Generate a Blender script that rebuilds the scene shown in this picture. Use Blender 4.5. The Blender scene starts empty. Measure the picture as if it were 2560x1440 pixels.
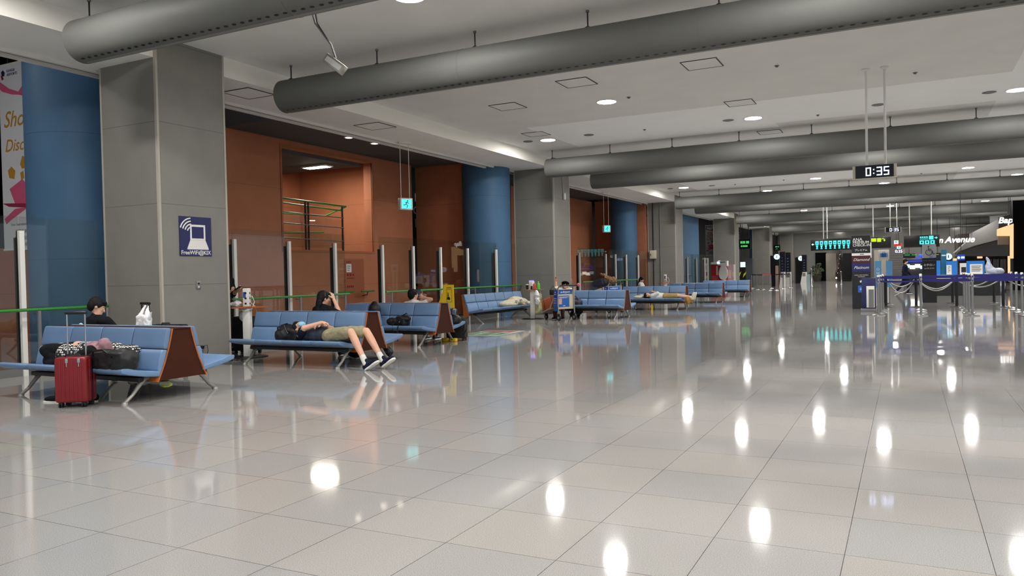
import bpy, bmesh, math, random
from mathutils import Vector, Matrix, noise
random.seed(7)
sc = bpy.context.scene
C = sc.collection
PI = math.pi
V = Vector

# ------------------------------------------------------------------ camera
CAMZ = 1.3362
YAW, PITCH, ROLL, FPX = 0.4700, 0.0176, -0.0216, 1941.06
fw = V((-math.sin(YAW)*math.cos(PITCH), math.cos(YAW)*math.cos(PITCH), -math.sin(PITCH)))
r0 = V((math.cos(YAW), math.sin(YAW), 0)); u0 = r0.cross(fw)
rt = math.cos(ROLL)*r0 + math.sin(ROLL)*u0
up = -math.sin(ROLL)*r0 + math.cos(ROLL)*u0
cam = bpy.data.cameras.new('camera'); camo = bpy.data.objects.new('camera', cam); C.objects.link(camo)
camo.matrix_world = Matrix(((rt.x, up.x, -fw.x, 0), (rt.y, up.y, -fw.y, 0), (rt.z, up.z, -fw.z, CAMZ), (0, 0, 0, 1)))
cam.sensor_width = 36; cam.lens = FPX*36/2560; cam.clip_end = 300; cam.clip_start = 0.05
sc.camera = camo

# ------------------------------------------------------------------ world and exposure
w = bpy.data.worlds.new('world'); sc.world = w; w.use_nodes = True
w.node_tree.nodes['Background'].inputs[0].default_value = (0.80, 0.88, 1.0, 1)
w.node_tree.nodes['Background'].inputs[1].default_value = 0.14
vs = sc.view_settings; vs.view_transform = 'Standard'; vs.look = 'None'; vs.gamma = 1; vs.use_curve_mapping = False
vs.exposure = 2.3
sc.cycles.use_denoising = True
sc.cycles.caustics_reflective = False; sc.cycles.caustics_refractive = False
sc.cycles.sample_clamp_indirect = 4.0
sc.cycles.max_bounces = 8; sc.cycles.diffuse_bounces = 4; sc.cycles.glossy_bounces = 4; sc.cycles.transparent_max_bounces = 16
LAMP = 66.0      # radiance of a downlight disc

def at(u, v, Y):                       # a point of the place seen at pixel u, v in the depth plane Y
    d = fw + rt*((u-1280)/FPX) - up*((v-720)/FPX)
    return V((0, 0, CAMZ)) + d*(Y/d.y)
def atX(u, v, X):
    d = fw + rt*((u-1280)/FPX) - up*((v-720)/FPX)
    return V((0, 0, CAMZ)) + d*(X/d.x)

def flr(u, v):                         # the floor point seen at a pixel
    d = fw + rt*((u-1280)/FPX) - up*((v-720)/FPX)
    return V((0, 0, CAMZ)) + d*(-CAMZ/d.z)

# ------------------------------------------------------------------ materials
def lin(c):
    return tuple(((x/255)/12.92 if x/255 <= .04045 else ((x/255+.055)/1.055)**2.4) for x in c)
MATS = {}
def mat(name, col, rough=.5, metal=0., spec=.5, noise_=0., nscale=8., bump=0., coat=0., lin_=False, alpha=None):
    m = bpy.data.materials.new(name); m.use_nodes = True; nt = m.node_tree; b = nt.nodes['Principled BSDF']
    c = col if lin_ else lin(col)
    b.inputs['Base Color'].default_value = (*c, 1); b.inputs['Roughness'].default_value = rough
    b.inputs['Metallic'].default_value = metal; b.inputs['Specular IOR Level'].default_value = spec
    b.inputs['Coat Weight'].default_value = coat
    if noise_ or bump:
        tc = nt.nodes.new('ShaderNodeTexCoord'); nz = nt.nodes.new('ShaderNodeTexNoise'); nz.inputs['Scale'].default_value = nscale
        nz.inputs['Detail'].default_value = 4
        nt.links.new(tc.outputs['Object'], nz.inputs['Vector'])
        if noise_:
            rp = nt.nodes.new('ShaderNodeValToRGB')
            rp.color_ramp.elements[0].position = .3; rp.color_ramp.elements[1].position = .7
            rp.color_ramp.elements[0].color = (*[x*(1-noise_) for x in c], 1); rp.color_ramp.elements[1].color = (*[min(1, x*(1+noise_)) for x in c], 1)
            nt.links.new(nz.outputs['Fac'], rp.inputs['Fac']); nt.links.new(rp.outputs['Color'], b.inputs['Base Color'])
        if bump:
            bp = nt.nodes.new('ShaderNodeBump'); bp.inputs['Strength'].default_value = bump; bp.inputs['Distance'].default_value = .01
            nt.links.new(nz.outputs['Fac'], bp.inputs['Height']); nt.links.new(bp.outputs['Normal'], b.inputs['Normal'])
    MATS[name] = m; return m
def emit(name, col, s):
    m = bpy.data.materials.new(name); m.use_nodes = True; nt = m.node_tree; nt.nodes.remove(nt.nodes['Principled BSDF'])
    e = nt.nodes.new('ShaderNodeEmission'); e.inputs[0].default_value = (*lin(col), 1); e.inputs[1].default_value = s
    nt.links.new(e.outputs[0], nt.nodes['Material Output'].inputs[0]); MATS[name] = m; return m

def panels(m, axis, size, z0, zs, dark=.62, off=0.):   # thin joints of a panelled wall: vertical joints every size along axis, horizontal ones every zs
    nt = m.node_tree; b = nt.nodes['Principled BSDF']
    g = nt.nodes.new('ShaderNodeNewGeometry'); s = nt.nodes.new('ShaderNodeSeparateXYZ'); nt.links.new(g.outputs['Position'], s.inputs[0])
    def line(out, per, o, wdt):
        a = nt.nodes.new('ShaderNodeMath'); a.operation = 'SUBTRACT'; a.inputs[1].default_value = o; nt.links.new(out, a.inputs[0])
        q = nt.nodes.new('ShaderNodeMath'); q.operation = 'PINGPONG'; q.inputs[1].default_value = per/2; nt.links.new(a.outputs[0], q.inputs[0])
        l = nt.nodes.new('ShaderNodeMath'); l.operation = 'LESS_THAN'; l.inputs[1].default_value = wdt; nt.links.new(q.outputs[0], l.inputs[0])
        return l.outputs[0]
    outs = [line(s.outputs['Z'], zs, z0, .005)]
    if size: outs.append(line(s.outputs[axis], size, off, .004))
    acc = outs[0]
    for o in outs[1:]:
        mx = nt.nodes.new('ShaderNodeMath'); mx.operation = 'MAXIMUM'; nt.links.new(acc, mx.inputs[0]); nt.links.new(o, mx.inputs[1]); acc = mx.outputs[0]
    mix = nt.nodes.new('ShaderNodeMix'); mix.data_type = 'RGBA'; nt.links.new(acc, mix.inputs[0])
    src = b.inputs['Base Color'].links[0].from_socket if b.inputs['Base Color'].links else None
    if src: nt.links.new(src, mix.inputs[6])
    else: mix.inputs[6].default_value = b.inputs['Base Color'].default_value
    c = b.inputs['Base Color'].default_value; mix.inputs[7].default_value = (c[0]*dark, c[1]*dark, c[2]*dark, 1)
    nt.links.new(mix.outputs[2], b.inputs['Base Color'])
    return m

def floor_material():
    m = bpy.data.materials.new('polished_granite'); m.use_nodes = True; nt = m.node_tree; b = nt.nodes['Principled BSDF']; N = nt.nodes.new; L = nt.links.new
    g = N('ShaderNodeNewGeometry')
    mp = N('ShaderNodeMapping'); mp.inputs['Location'].default_value = (3.27/.6, -2.683/.6, 0); mp.inputs['Scale'].default_value = (1/.6, 1/.6, 1)
    L(g.outputs['Position'], mp.inputs['Vector'])
    fl = N('ShaderNodeVectorMath'); fl.operation = 'FLOOR'; L(mp.outputs[0], fl.inputs[0])
    fr = N('ShaderNodeVectorMath'); fr.operation = 'FRACTION'; L(mp.outputs[0], fr.inputs[0])
    wn = N('ShaderNodeTexWhiteNoise'); wn.noise_dimensions = '3D'; L(fl.outputs[0], wn.inputs['Vector'])
    s = N('ShaderNodeSeparateXYZ'); L(fr.outputs[0], s.inputs[0])
    def edge(o):
        p = N('ShaderNodeMath'); p.operation = 'PINGPONG'; p.inputs[1].default_value = .5; L(o, p.inputs[0])
        l = N('ShaderNodeMath'); l.operation = 'LESS_THAN'; l.inputs[1].default_value = .0028; L(p.outputs[0], l.inputs[0]); return l.outputs[0]
    mx = N('ShaderNodeMath'); mx.operation = 'MAXIMUM'; L(edge(s.outputs[0]), mx.inputs[0]); L(edge(s.outputs[1]), mx.inputs[1])
    nz = N('ShaderNodeTexNoise'); nz.inputs['Scale'].default_value = 260; nz.inputs['Detail'].default_value = 2; L(g.outputs['Position'], nz.inputs['Vector'])
    r = N('ShaderNodeValToRGB'); r.color_ramp.elements[0].position = .35; r.color_ramp.elements[1].position = .68
    r.color_ramp.elements[0].color = (.262, .256, .246, 1); r.color_ramp.elements[1].color = (.49, .482, .47, 1); L(nz.outputs['Fac'], r.inputs[0])
    cr = N('ShaderNodeValToRGB'); cr.color_ramp.interpolation = 'LINEAR'
    cr.color_ramp.elements[0].color = (.90, .905, .915, 1); cr.color_ramp.elements[1].color = (1.0, .965, .93, 1); L(wn.outputs['Value'], cr.inputs[0])
    mu = N('ShaderNodeMix'); mu.data_type = 'RGBA'; mu.blend_type = 'MULTIPLY'; mu.inputs[0].default_value = 1; L(r.outputs[0], mu.inputs[6]); L(cr.outputs[0], mu.inputs[7])
    mg = N('ShaderNodeMix'); mg.data_type = 'RGBA'; L(mx.outputs[0], mg.inputs[0]); L(mu.outputs[2], mg.inputs[6]); mg.inputs[7].default_value = (.055, .05, .043, 1)
    L(mg.outputs[2], b.inputs['Base Color'])
    # every slab lies a hair differently: its mirror image breaks at the joints
    sb = N('ShaderNodeVectorMath'); sb.operation = 'SUBTRACT'; L(wn.outputs['Color'], sb.inputs[0]); sb.inputs[1].default_value = (.5, .5, .5)
    sl = N('ShaderNodeVectorMath'); sl.operation = 'SCALE'; sl.inputs['Scale'].default_value = .0022; L(sb.outputs[0], sl.inputs[0])
    wv = N('ShaderNodeTexNoise'); wv.inputs['Scale'].default_value = 3.0; L(g.outputs['Position'], wv.inputs['Vector'])
    w1 = N('ShaderNodeVectorMath'); w1.operation = 'SUBTRACT'; L(wv.outputs['Color'], w1.inputs[0]); w1.inputs[1].default_value = (.5, .5, .5)
    w2 = N('ShaderNodeVectorMath'); w2.operation = 'SCALE'; w2.inputs['Scale'].default_value = .003; L(w1.outputs[0], w2.inputs[0])
    a1 = N('ShaderNodeVectorMath'); a1.operation = 'ADD'; L(sl.outputs[0], a1.inputs[0]); L(w2.outputs[0], a1.inputs[1])
    ad = N('ShaderNodeVectorMath'); ad.operation = 'ADD'; L(g.outputs['Normal'], ad.inputs[0]); L(a1.outputs[0], ad.inputs[1])
    nm = N('ShaderNodeVectorMath'); nm.operation = 'NORMALIZE'; L(ad.outputs[0], nm.inputs[0]); L(nm.outputs[0], b.inputs['Normal'])
    b.inputs['Roughness'].default_value = .055; b.inputs['Specular IOR Level'].default_value = 1.0
    b.inputs['Coat Weight'].default_value = .12; b.inputs['Coat Roughness'].default_value = .05; L(nm.outputs[0], b.inputs['Coat Normal'])
    return m

def glass_material(name='clear_glass', tint=(.90, .93, .91), refl=1.0):
    m = bpy.data.materials.new(name); m.use_nodes = True; nt = m.node_tree; nt.nodes.remove(nt.nodes['Principled BSDF']); N = nt.nodes.new
    t = N('ShaderNodeBsdfTransparent'); t.inputs[0].default_value = (*tint, 1); gl = N('ShaderNodeBsdfGlossy'); gl.inputs['Roughness'].default_value = .01
    fr = N('ShaderNodeLayerWeight'); fr.inputs['Blend'].default_value = .5; pw = N('ShaderNodeMath'); pw.operation = 'POWER'; pw.inputs[1].default_value = 5
    mu = N('ShaderNodeMath'); mu.operation = 'MULTIPLY_ADD'; mu.inputs[1].default_value = .22*refl; mu.inputs[2].default_value = .045*refl; nt.links.new(fr.outputs['Facing'], pw.inputs[0])
    mx = N('ShaderNodeMixShader'); nt.links.new(pw.outputs[0], mu.inputs[0]); nt.links.new(mu.outputs[0], mx.inputs[0])
    nt.links.new(t.outputs[0], mx.inputs[1]); nt.links.new(gl.outputs[0], mx.inputs[2]); nt.links.new(mx.outputs[0], nt.nodes['Material Output'].inputs[0])
    MATS[name] = m; return m

M = MATS
FLOOR = floor_material()
GLASS = glass_material()
CEIL = mat('ceiling_paint', (230, 230, 226), .85, spec=.2, noise_=.03, nscale=1.2)
CEIL_LIT = mat('reflection_lit_ceiling', (250, 251, 250), .85, spec=.2, noise_=.02, nscale=1.5)  # lighter tone paints in light the polished floor throws up between duct shadows
SOFF = mat('soffit_paint', (246, 246, 243), .85, spec=.2, noise_=.03, nscale=1.1)
FASC = mat('fascia_paint', (244, 241, 232), .85, spec=.2)
COLM = panels(mat('column_panel', (130, 128, 121), .55, spec=.35, noise_=.05, nscale=2.2, bump=.02), 'X', None, 1.285, 1.26)
TRIMW = mat('edge_trim', (176, 170, 158), .5)
BROWN = panels(mat('terracotta_panel', (184, 118, 86), .7, spec=.25, noise_=.05, nscale=3.), 'Y', None, 2.42, 1.28)
BROWN2 = panels(mat('terracotta_panel_deep', (172, 108, 78), .75, spec=.2, noise_=.06, nscale=3.), 'X', None, 2.42, 1.28)
DOORB = mat('door_terracotta', (158, 92, 65), .6, spec=.3, noise_=.03)
BLUE = panels(mat('blue_cladding', (66, 102, 134), .55, spec=.35, noise_=.05, nscale=2.5), 'X', None, 1.75, 2.1)
DARKC = mat('dark_ceiling', (84, 85, 86), .8, spec=.2, noise_=.04)
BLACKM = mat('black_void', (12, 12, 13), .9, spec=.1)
DUCT = mat('duct_paint', (98, 99, 95), .6, spec=.3, noise_=.03, nscale=1.5)
DARK = mat('dark_metal', (40, 40, 41), .45, metal=.3)
BLACK = mat('black_plastic', (15, 15, 16), .4)
CHROME = mat('brushed_steel', (190, 190, 188), .22, metal=1.)
STEEL = mat('satin_steel', (150, 150, 148), .38, metal=.8)
ALU = mat('cast_aluminium', (168, 164, 155), .45, metal=.55, noise_=.05)
WHITE = mat('white_paint', (228, 226, 220), .5)
CREAM = mat('cream_paint', (214, 206, 184), .5)
GREEN = mat('green_rail', (52, 132, 52), .35, spec=.6)
VINYL = mat('blue_vinyl', (104, 134, 170), .38, spec=.5, noise_=.04, nscale=6., bump=.03)
VINYL2 = mat('blue_vinyl_pad', (96, 124, 158), .42, spec=.5, noise_=.05, nscale=5., bump=.03)
WOOD = mat('orange_plywood', (176, 98, 42), .45, noise_=.14, nscale=7.)
WOODD = mat('shaded_red_brown_board', (60, 24, 8), .65, spec=.2, noise_=.12, nscale=6.)  # board colour darkened for the shade inside the open bench ends
NAVY = mat('navy_sign', (26, 30, 84), .45)
SKIN = mat('skin', (212, 164, 138), .55, spec=.35, noise_=.04, nscale=14.)
HAIR = mat('black_hair', (13, 12, 12), .65, spec=.25, noise_=.4, nscale=60., bump=.5)
CLOTHBK = mat('black_cloth', (20, 21, 24), .85, spec=.15, noise_=.25, nscale=20., bump=.2)
CLOTHWH = mat('white_cloth', (214, 212, 206), .85, spec=.15, noise_=.06, nscale=14., bump=.2)
CLOTHNV = mat('charcoal_cloth', (56, 60, 70), .85, spec=.15, noise_=.12, nscale=14., bump=.2)
NAVYC = mat('navy_cloth', (24, 28, 48), .8, spec=.15, noise_=.15, nscale=14.)
KHAKI = mat('khaki_cloth', (148, 140, 112), .85, spec=.15, noise_=.14, nscale=16., bump=.3)
TAN = mat('tan_cloth', (160, 136, 88), .85, spec=.15, noise_=.12, nscale=16., bump=.3)
MAUVE = mat('mauve_cloth', (160, 124, 132), .85, spec=.15, noise_=.16, nscale=18., bump=.3)
BAGBK = mat('black_nylon', (22, 22, 24), .5, spec=.4, noise_=.3, nscale=18., bump=.3)
RED = mat('maroon_shell', (132, 26, 32), .28, spec=.6, metal=.25)
YEL = mat('yellow_sheet', (236, 196, 30), .5)
PLASTW = mat('white_plastic_bag', (236, 236, 236), .4, spec=.5, noise_=.06, nscale=16., bump=.4)
ORANGE = mat('orange_leather', (186, 92, 40), .42, noise_=.12, nscale=12.)
CARTB = mat('cart_blue', (32, 96, 176), .4)
BEIGEB = mat('beige_cloth', (206, 198, 172), .85, spec=.1, noise_=.06, nscale=9., bump=.3)
GOLD = mat('gold_print', (176, 132, 40), .5)
PINK = mat('pink_print', (196, 84, 120), .6)
DPINK = mat('dark_pink_print', (140, 30, 66), .6)
BANW = mat('banner_white', (206, 208, 212), .6)
INK = mat('grey_ink', (60, 60, 66), .6)
BELT = mat('navy_belt', (24, 24, 104), .55)
REDB = mat('red_belt', (170, 34, 42), .55)
GREYP = mat('grey_panel', (120, 120, 118), .55)
BLUEP = mat('bright_blue_panel', (24, 122, 214), .5)
BEIGE = mat('beige_wall', (168, 158, 144), .7)
E_LAMP = emit('downlight_glow', (255, 252, 248), LAMP)
E_SMALL = emit('small_glow', (255, 240, 220), 1.0)
E_CYAN = emit('cyan_glow', (90, 225, 225), 0.27)
E_GREEN = emit('green_glow', (90, 220, 120), 0.17)
E_LED = emit('led_glow', (205, 215, 255), 0.75)
E_WHITE = emit('white_glow', (250, 246, 240), 0.6)
E_YEL = emit('yellow_glow', (200, 230, 40), 0.24)
E_RED = emit('red_glow', (240, 50, 40), 0.26)
E_BLUE = emit('blue_glow', (40, 70, 240), 0.35)
E_PURP = emit('violet_glow', (110, 90, 255), 0.7)
E_INFO = emit('info_glow', (205, 240, 250), 0.3)
E_WARM = emit('warm_glow', (255, 205, 150), 0.24)
E_SCR = emit('screen_glow', (40, 44, 60), 0.08)

# ------------------------------------------------------------------ mesh builder
class MB:
    def __init__(s): s.bm = bmesh.new(); s.mats = []
    def mi(s, m):
        if m not in s.mats: s.mats.append(m)
        return s.mats.index(m)
    def _fin(s, fs, m, smooth=False):
        k = s.mi(m)
        for f in fs: f.material_index = k; f.smooth = smooth
    def box(s, c, size, m, rot=None, bev=0., seg=2):
        nb = bmesh.new(); bmesh.ops.create_cube(nb, size=1)
        bmesh.ops.scale(nb, vec=size, verts=nb.verts)
        if bev: bmesh.ops.bevel(nb, geom=nb.edges[:], offset=bev, segments=seg, affect='EDGES', profile=.5)
        Mx = Matrix.Translation(c) @ (rot.to_4x4() if rot is not None else Matrix())
        return s.add(nb, m, Mx, bev > 0)
    def add(s, nb, m, Mx=Matrix(), smooth=True):
        k = s.mi(m); mp = {}
        for v in nb.verts: mp[v] = s.bm.verts.new(Mx @ v.co)
        for f in nb.faces:
            try: g = s.bm.faces.new([mp[v] for v in f.verts]); g.material_index = k; g.smooth = smooth
            except ValueError: pass
        nb.free(); return s
    def bx(s, x0, x1, y0, y1, z0, z1, m, bev=0.): return s.box(V(((x0+x1)/2, (y0+y1)/2, (z0+z1)/2)), (abs(x1-x0), abs(y1-y0), abs(z1-z0)), m, bev=bev)
    def cyl(s, a, b, r, m, r2=None, seg=16, caps=True):
        a = V(a); b = V(b); d = b-a; L = d.length
        nb = bmesh.new(); bmesh.ops.create_cone(nb, cap_ends=caps, segments=seg, radius1=r, radius2=r if r2 is None else r2, depth=L)
        q = d.to_track_quat('Z', 'Y').to_matrix().to_4x4()
        return s.add(nb, m, Matrix.Translation((a+b)/2) @ q)
    def tube(s, pts, r, m, seg=8):
        pts = [V(p) for p in pts]; rings = []; k = s.mi(m); ref = V((0, 0, 1))
        for i, p in enumerate(pts):
            t = (pts[min(i+1, len(pts)-1)]-pts[max(i-1, 0)]).normalized()
            if abs(t.dot(ref)) > .95: ref = V((0, 1, 0)) if abs(t.y) < .9 else V((1, 0, 0))
            a = t.cross(ref).normalized(); b = t.cross(a); rr = r[i] if isinstance(r, (list, tuple)) else r
            rings.append([s.bm.verts.new(p+(a*math.cos(2*PI*j/seg)+b*math.sin(2*PI*j/seg))*rr) for j in range(seg)])
        for q0, q1 in zip(rings, rings[1:]):
            for j in range(seg):
                f = s.bm.faces.new([q0[j], q0[(j+1) % seg], q1[(j+1) % seg], q1[j]]); f.material_index = k; f.smooth = True
        for q in (rings[0][::-1], rings[-1]):
            f = s.bm.faces.new(q); f.material_index = k
        return s
    def lathe(s, c, prof, m, seg=24):                          # prof: (radius, z)
        k = s.mi(m); rings = []
        for r, z in prof: rings.append([s.bm.verts.new((c[0]+r*math.cos(2*PI*j/seg), c[1]+r*math.sin(2*PI*j/seg), c[2]+z)) for j in range(seg)])
        for q0, q1 in zip(rings, rings[1:]):
            for j in range(seg):
                f = s.bm.faces.new([q0[j], q0[(j+1) % seg], q1[(j+1) % seg], q1[j]]); f.material_index = k; f.smooth = True
        for q in (rings[0][::-1], rings[-1]):
            f = s.bm.faces.new(q); f.material_index = k
        return s
    def ell(s, c, rad, m, rot=None, seg=20):
        nb = bmesh.new(); bmesh.ops.create_uvsphere(nb, u_segments=seg, v_segments=seg*2//3, radius=1)
        bmesh.ops.scale(nb, vec=rad, verts=nb.verts)
        return s.add(nb, m, Matrix.Translation(c) @ (rot.to_4x4() if rot is not None else Matrix()))
    def prism(s, pts, d, m, Mx=Matrix(), smooth=False, bev=0.):  # polygon in local xy extruded along local z by d
        nb = bmesh.new(); vs = [nb.verts.new((p[0], p[1], 0)) for p in pts]; f = nb.faces.new(vs)
        r = bmesh.ops.extrude_face_region(nb, geom=[f]); bmesh.ops.translate(nb, vec=(0, 0, d), verts=[v for v in r['geom'] if isinstance(v, bmesh.types.BMVert)])
        bmesh.ops.recalc_face_normals(nb, faces=nb.faces)
        if bev: bmesh.ops.bevel(nb, geom=nb.edges[:], offset=bev, segments=3, affect='EDGES', profile=.5, clamp_overlap=True)
        return s.add(nb, m, Mx, smooth or bev > 0)
    def quad(s, a, b, c, d, m):
        f = s.bm.faces.new([s.bm.verts.new(p) for p in (a, b, c, d)]); f.material_index = s.mi(m); return s
    def text(s, body, size, Mx, m, depth=.002, align='CENTER', shear=0., bold=0., space=1.):
        cu = bpy.data.curves.new('t', 'FONT'); cu.body = body; cu.size = size; cu.extrude = depth; cu.align_x = align; cu.align_y = 'CENTER'; cu.shear = shear; cu.offset = bold
        cu.space_character = space; cu.resolution_u = 3
        o = bpy.data.objects.new('t', cu); C.objects.link(o)
        me = bpy.data.meshes.new_from_object(o.evaluated_get(bpy.context.evaluated_depsgraph_get()))
        bpy.data.objects.remove(o); bpy.data.curves.remove(cu)
        nb = bmesh.new(); nb.from_mesh(me); bpy.data.meshes.remove(me)
        return s.add(nb, m, Mx, False)
    def mesh(s, name):
        me = bpy.data.meshes.new(name); s.bm.to_mesh(me); s.bm.free()
        for m in s.mats: me.materials.append(m)
        try: me.set_sharp_from_angle(angle=math.radians(38))
        except Exception: pass
        return me
    def build(s, name, parent=None):
        o = bpy.data.objects.new(name, s.mesh(name)); C.objects.link(o)
        if parent is not None: o.parent = parent
        return o

def tag(o, label=None, cat=None, group=None, kind=None):
    if label: o['label'] = label
    if cat: o['category'] = cat
    if group: o['group'] = group
    if kind: o['kind'] = kind
    return o
def thing(name, label, cat, loc=(0, 0, 0), rz=0., group=None):
    o = bpy.data.objects.new(name, None); C.objects.link(o); o.empty_display_size = .1
    o.location = loc; o.rotation_euler = (0, 0, rz); return tag(o, label, cat, group)
def copy_tree(o, parent=None):
    c = o.copy(); C.objects.link(c)
    if parent is not None: c.parent = parent
    for ch in list(o.children): copy_tree(ch, c)
    return c
def struct(name, mb): return tag(mb.build(name), kind='structure')

def frame(o, x, z=(0, 0, 1)):           # matrix whose local x is x, local y is z (up), local z the outward normal
    x = V(x).normalized(); y = V(z).normalized(); n = x.cross(y).normalized()
    return Matrix(((x.x, y.x, n.x, o[0]), (x.y, y.y, n.y, o[1]), (x.z, y.z, n.z, o[2]), (0, 0, 0, 1)))
def FY(x, y, z): return frame((x, y, z), (1, 0, 0))      # a face looking towards -Y
def FX(x, y, z): return frame((x, y, z), (0, 1, 0))      # a face looking towards +X

# ------------------------------------------------------------------ the hall
YS, YE = -9.0, 92.0
b = MB(); b.quad((-30, YS, 0), (26, YS, 0), (26, YE, 0), (-30, YE, 0), FLOOR); struct('floor', b)
ZC, ZS, XF, XO, XW = 5.11, 4.78, -10.25, -11.65, -14.5
b = MB(); b.bx(XF-.1, 26, YS, YE, ZC, ZC+.25, CEIL)
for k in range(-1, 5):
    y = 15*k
    b.bx(-8.7, 1.9, y+18.15, y+21.15, ZC-.004, ZC, CEIL_LIT); b.bx(-8.7, -2.97, y+21.15, y+21.75, ZC-.004, ZC, CEIL_LIT)  # paler boards carry the floor-reflected light as colour
    b.bx(1.9, 7.2, y+15.9, y+24.4, ZC-.004, ZC, CEIL_LIT)
struct('ceiling', b)
b = MB(); b.bx(XO, XF, YS, YE, ZS, ZS+.5, SOFF); b.bx(XF, XF+.015, YS, YE, ZS-.002, ZC, FASC); struct('ceiling_soffit', b)
b = MB(); b.bx(XO-.02, XO+.035, YS, YE, ZS-.05, ZS, WHITE); b.bx(XO-.16, XO-.02, YS, YE, ZS-.02, ZS+.1, GREYP); b.bx(XO-.22, XO-.16, YS, YE, ZS-.07, ZS+.4, WHITE); struct('trim_1', b)
# columns
for k in range(-1, 6):
    y0 = 8.2+15*k; xl = XO+.02 if k else -11.5
    b = MB(); b.bx(xl, -10.2, y0, y0+1.33, 0, ZC, COLM)
    b.bx(-10.24, -10.192, y0-.008, y0+.03, 0, ZC, TRIMW); b.bx(-10.24, -10.192, y0+1.30, y0+1.338, 0, ZC, TRIMW)
    b.bx(xl-.01, xl+.03, y0-.006, y0+.02, 0, ZS, TRIMW)
    b.bx(xl, -10.19, y0-.01, y0+1.34, 0, .08, GREYP)
    struct('column', b)
# walls behind the glass
def hole_wall(b, y0, y1, z0, z1, hy0, hy1, hz0, hz1, m):
    for (p, q, r, s_) in ((y0, hy0, z0, z1), (hy1, y1, z0, z1), (hy0, hy1, z0, hz0), (hy0, hy1, hz1, z1)):
        if q > p and s_ > r: b.bx(XW-.3, XW, p, q, r, s_, m)
b = MB()
hole_wall(b, 10.5, 21.4, 0, 5.0, 15.42, 19.25, 2.12, 4.82, BROWN)
b.bx(XW-.3, XW, 10.5, 13.5, 5.0, 6.6, BROWN)
b.bx(XW-.3, XW, 28.6, 37.9, 0, 5.0, BROWN)
b.bx(XW-.02, XW+.02, 15.36, 15.42, 2.06, 4.88, BROWN2); b.bx(XW-.02, XW+.02, 19.25, 19.31, 2.06, 4.88, BROWN2)
b.bx(XW-.02, XW+.02, 15.42, 19.25, 2.06, 2.12, BROWN2); b.bx(XW-.02, XW+.02, 15.42, 19.25, 4.82, 4.88, BROWN2)
struct('wall_left', b)
b = MB(); b.bx(-24, -21, -6, 10.0, 0, 6.6, BROWN2)
struct('wall_far_left', b)
b = MB()                                        # cross walls facing the camera at the end of each bay
for k in range(0, 5):
    y = 22.0+15*k+(.9 if k else 0)
    if k < 2: b.bx(-14.75 if k == 0 else -14.35, XO-.02, y, y+.28, 0, 5.0, BROWN2)
struct('wall_cross', b)
b = MB(); b.bx(-19, -12.4, 10.2, 10.5, 0, 2.15, BROWN); struct('wall_bay', b)
b = MB()                                        # grey lobby behind the third bay
b.bx(-15.5, -11.3, 56.0, 56.3, 0, 5, GREYP); b.bx(-15.8, -15.5, 39.6, 92, 0, 5, GREYP); b.bx(-15.5, -13.5, 69.0, 69.3, 0, 5, GREYP)
struct('wall_lobby', b)
def cladding(x, y, r, label, z1=4.9):
    b = MB(); b.cyl((x, y, 0), (x, y, z1), r, BLUE, seg=64)
    o = b.build('round_column'); tag(o, label, 'column', 'blue round columns behind the glass', 'structure'); return o
cladding(-12.89, 8.73, .80, 'blue round column behind the glass screen beside the hanging banner', 5.6)
cladding(-12.2, 22.3, .78, 'blue round column at the end of the second glass screen')
cladding(-12.6, 37.3, .66, 'blue round column in the third bay behind the glass screen')
b = MB(); b.bx(-12.3, -12.0, 41.0, 50.6, 0, 4.9, BLUE); b.cyl((-12.15, 50.6, 0), (-12.15, 50.6, 4.9), .15, BLUE, seg=32); struct('wall_blue', b)
b = MB(); b.bx(-12.4, -12.1, 56.5, 58.9, 0, 4.9, BLUE); b.bx(-12.4, -12.1, 71.2, 72.6, 0, 4.9, BLUE); struct('wall_blue_far', b)
# dark ceilings over the side bays
b = MB()
for k in (0, 1, 2, 3, 4): b.bx(XW-.3, XO-.22, (13.5 if k == 0 else 9.6+15*k), 22.0+15*k+(0 if k < 3 else 1.2), 5.0, 5.9, DARKC)
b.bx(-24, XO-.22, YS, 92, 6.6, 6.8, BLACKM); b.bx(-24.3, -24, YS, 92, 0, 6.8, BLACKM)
struct('ceiling_bay', b)
# landing behind the wall opening
b = MB(); b.bx(-18.2, XW-.3, 15.0, 15.1, 0, 5, BROWN); b.bx(-18.2, XW-.3, 20.2, 20.3, 0, 5.4, BROWN); b.bx(-18.3, -18.2, 15.0, 20.3, 0, 5.4, BROWN)
struct('wall_landing', b)
b = MB(); b.bx(-18.2, XW-.3, 15.1, 20.2, 2.0, 2.12, DARKC); struct('floor_landing', b)
b = MB(); b.bx(-18.2, XW-.3, 15.1, 20.2, 4.98, 5.1, DARKC); b.bx(-18.2, XW-.3, 15.1, 19.1, 4.72, 4.98, DARKC) ; struct('ceiling_landing', b)
t = thing('ceiling_light', 'long lit ceiling lamp over the landing in the wall opening', 'ceiling light', (-15.8, 18.3, 4.72), .0)
b = MB(); b.bx(-.46, .46, -.2, .2, -.04, 0, WHITE); b.build('frame', t); b = MB(); b.bx(-.40, .40, -.14, .14, -.05, -.035, emit('landing_glow', (255, 246, 230), 26)); b.build('diffuser', t)
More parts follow.
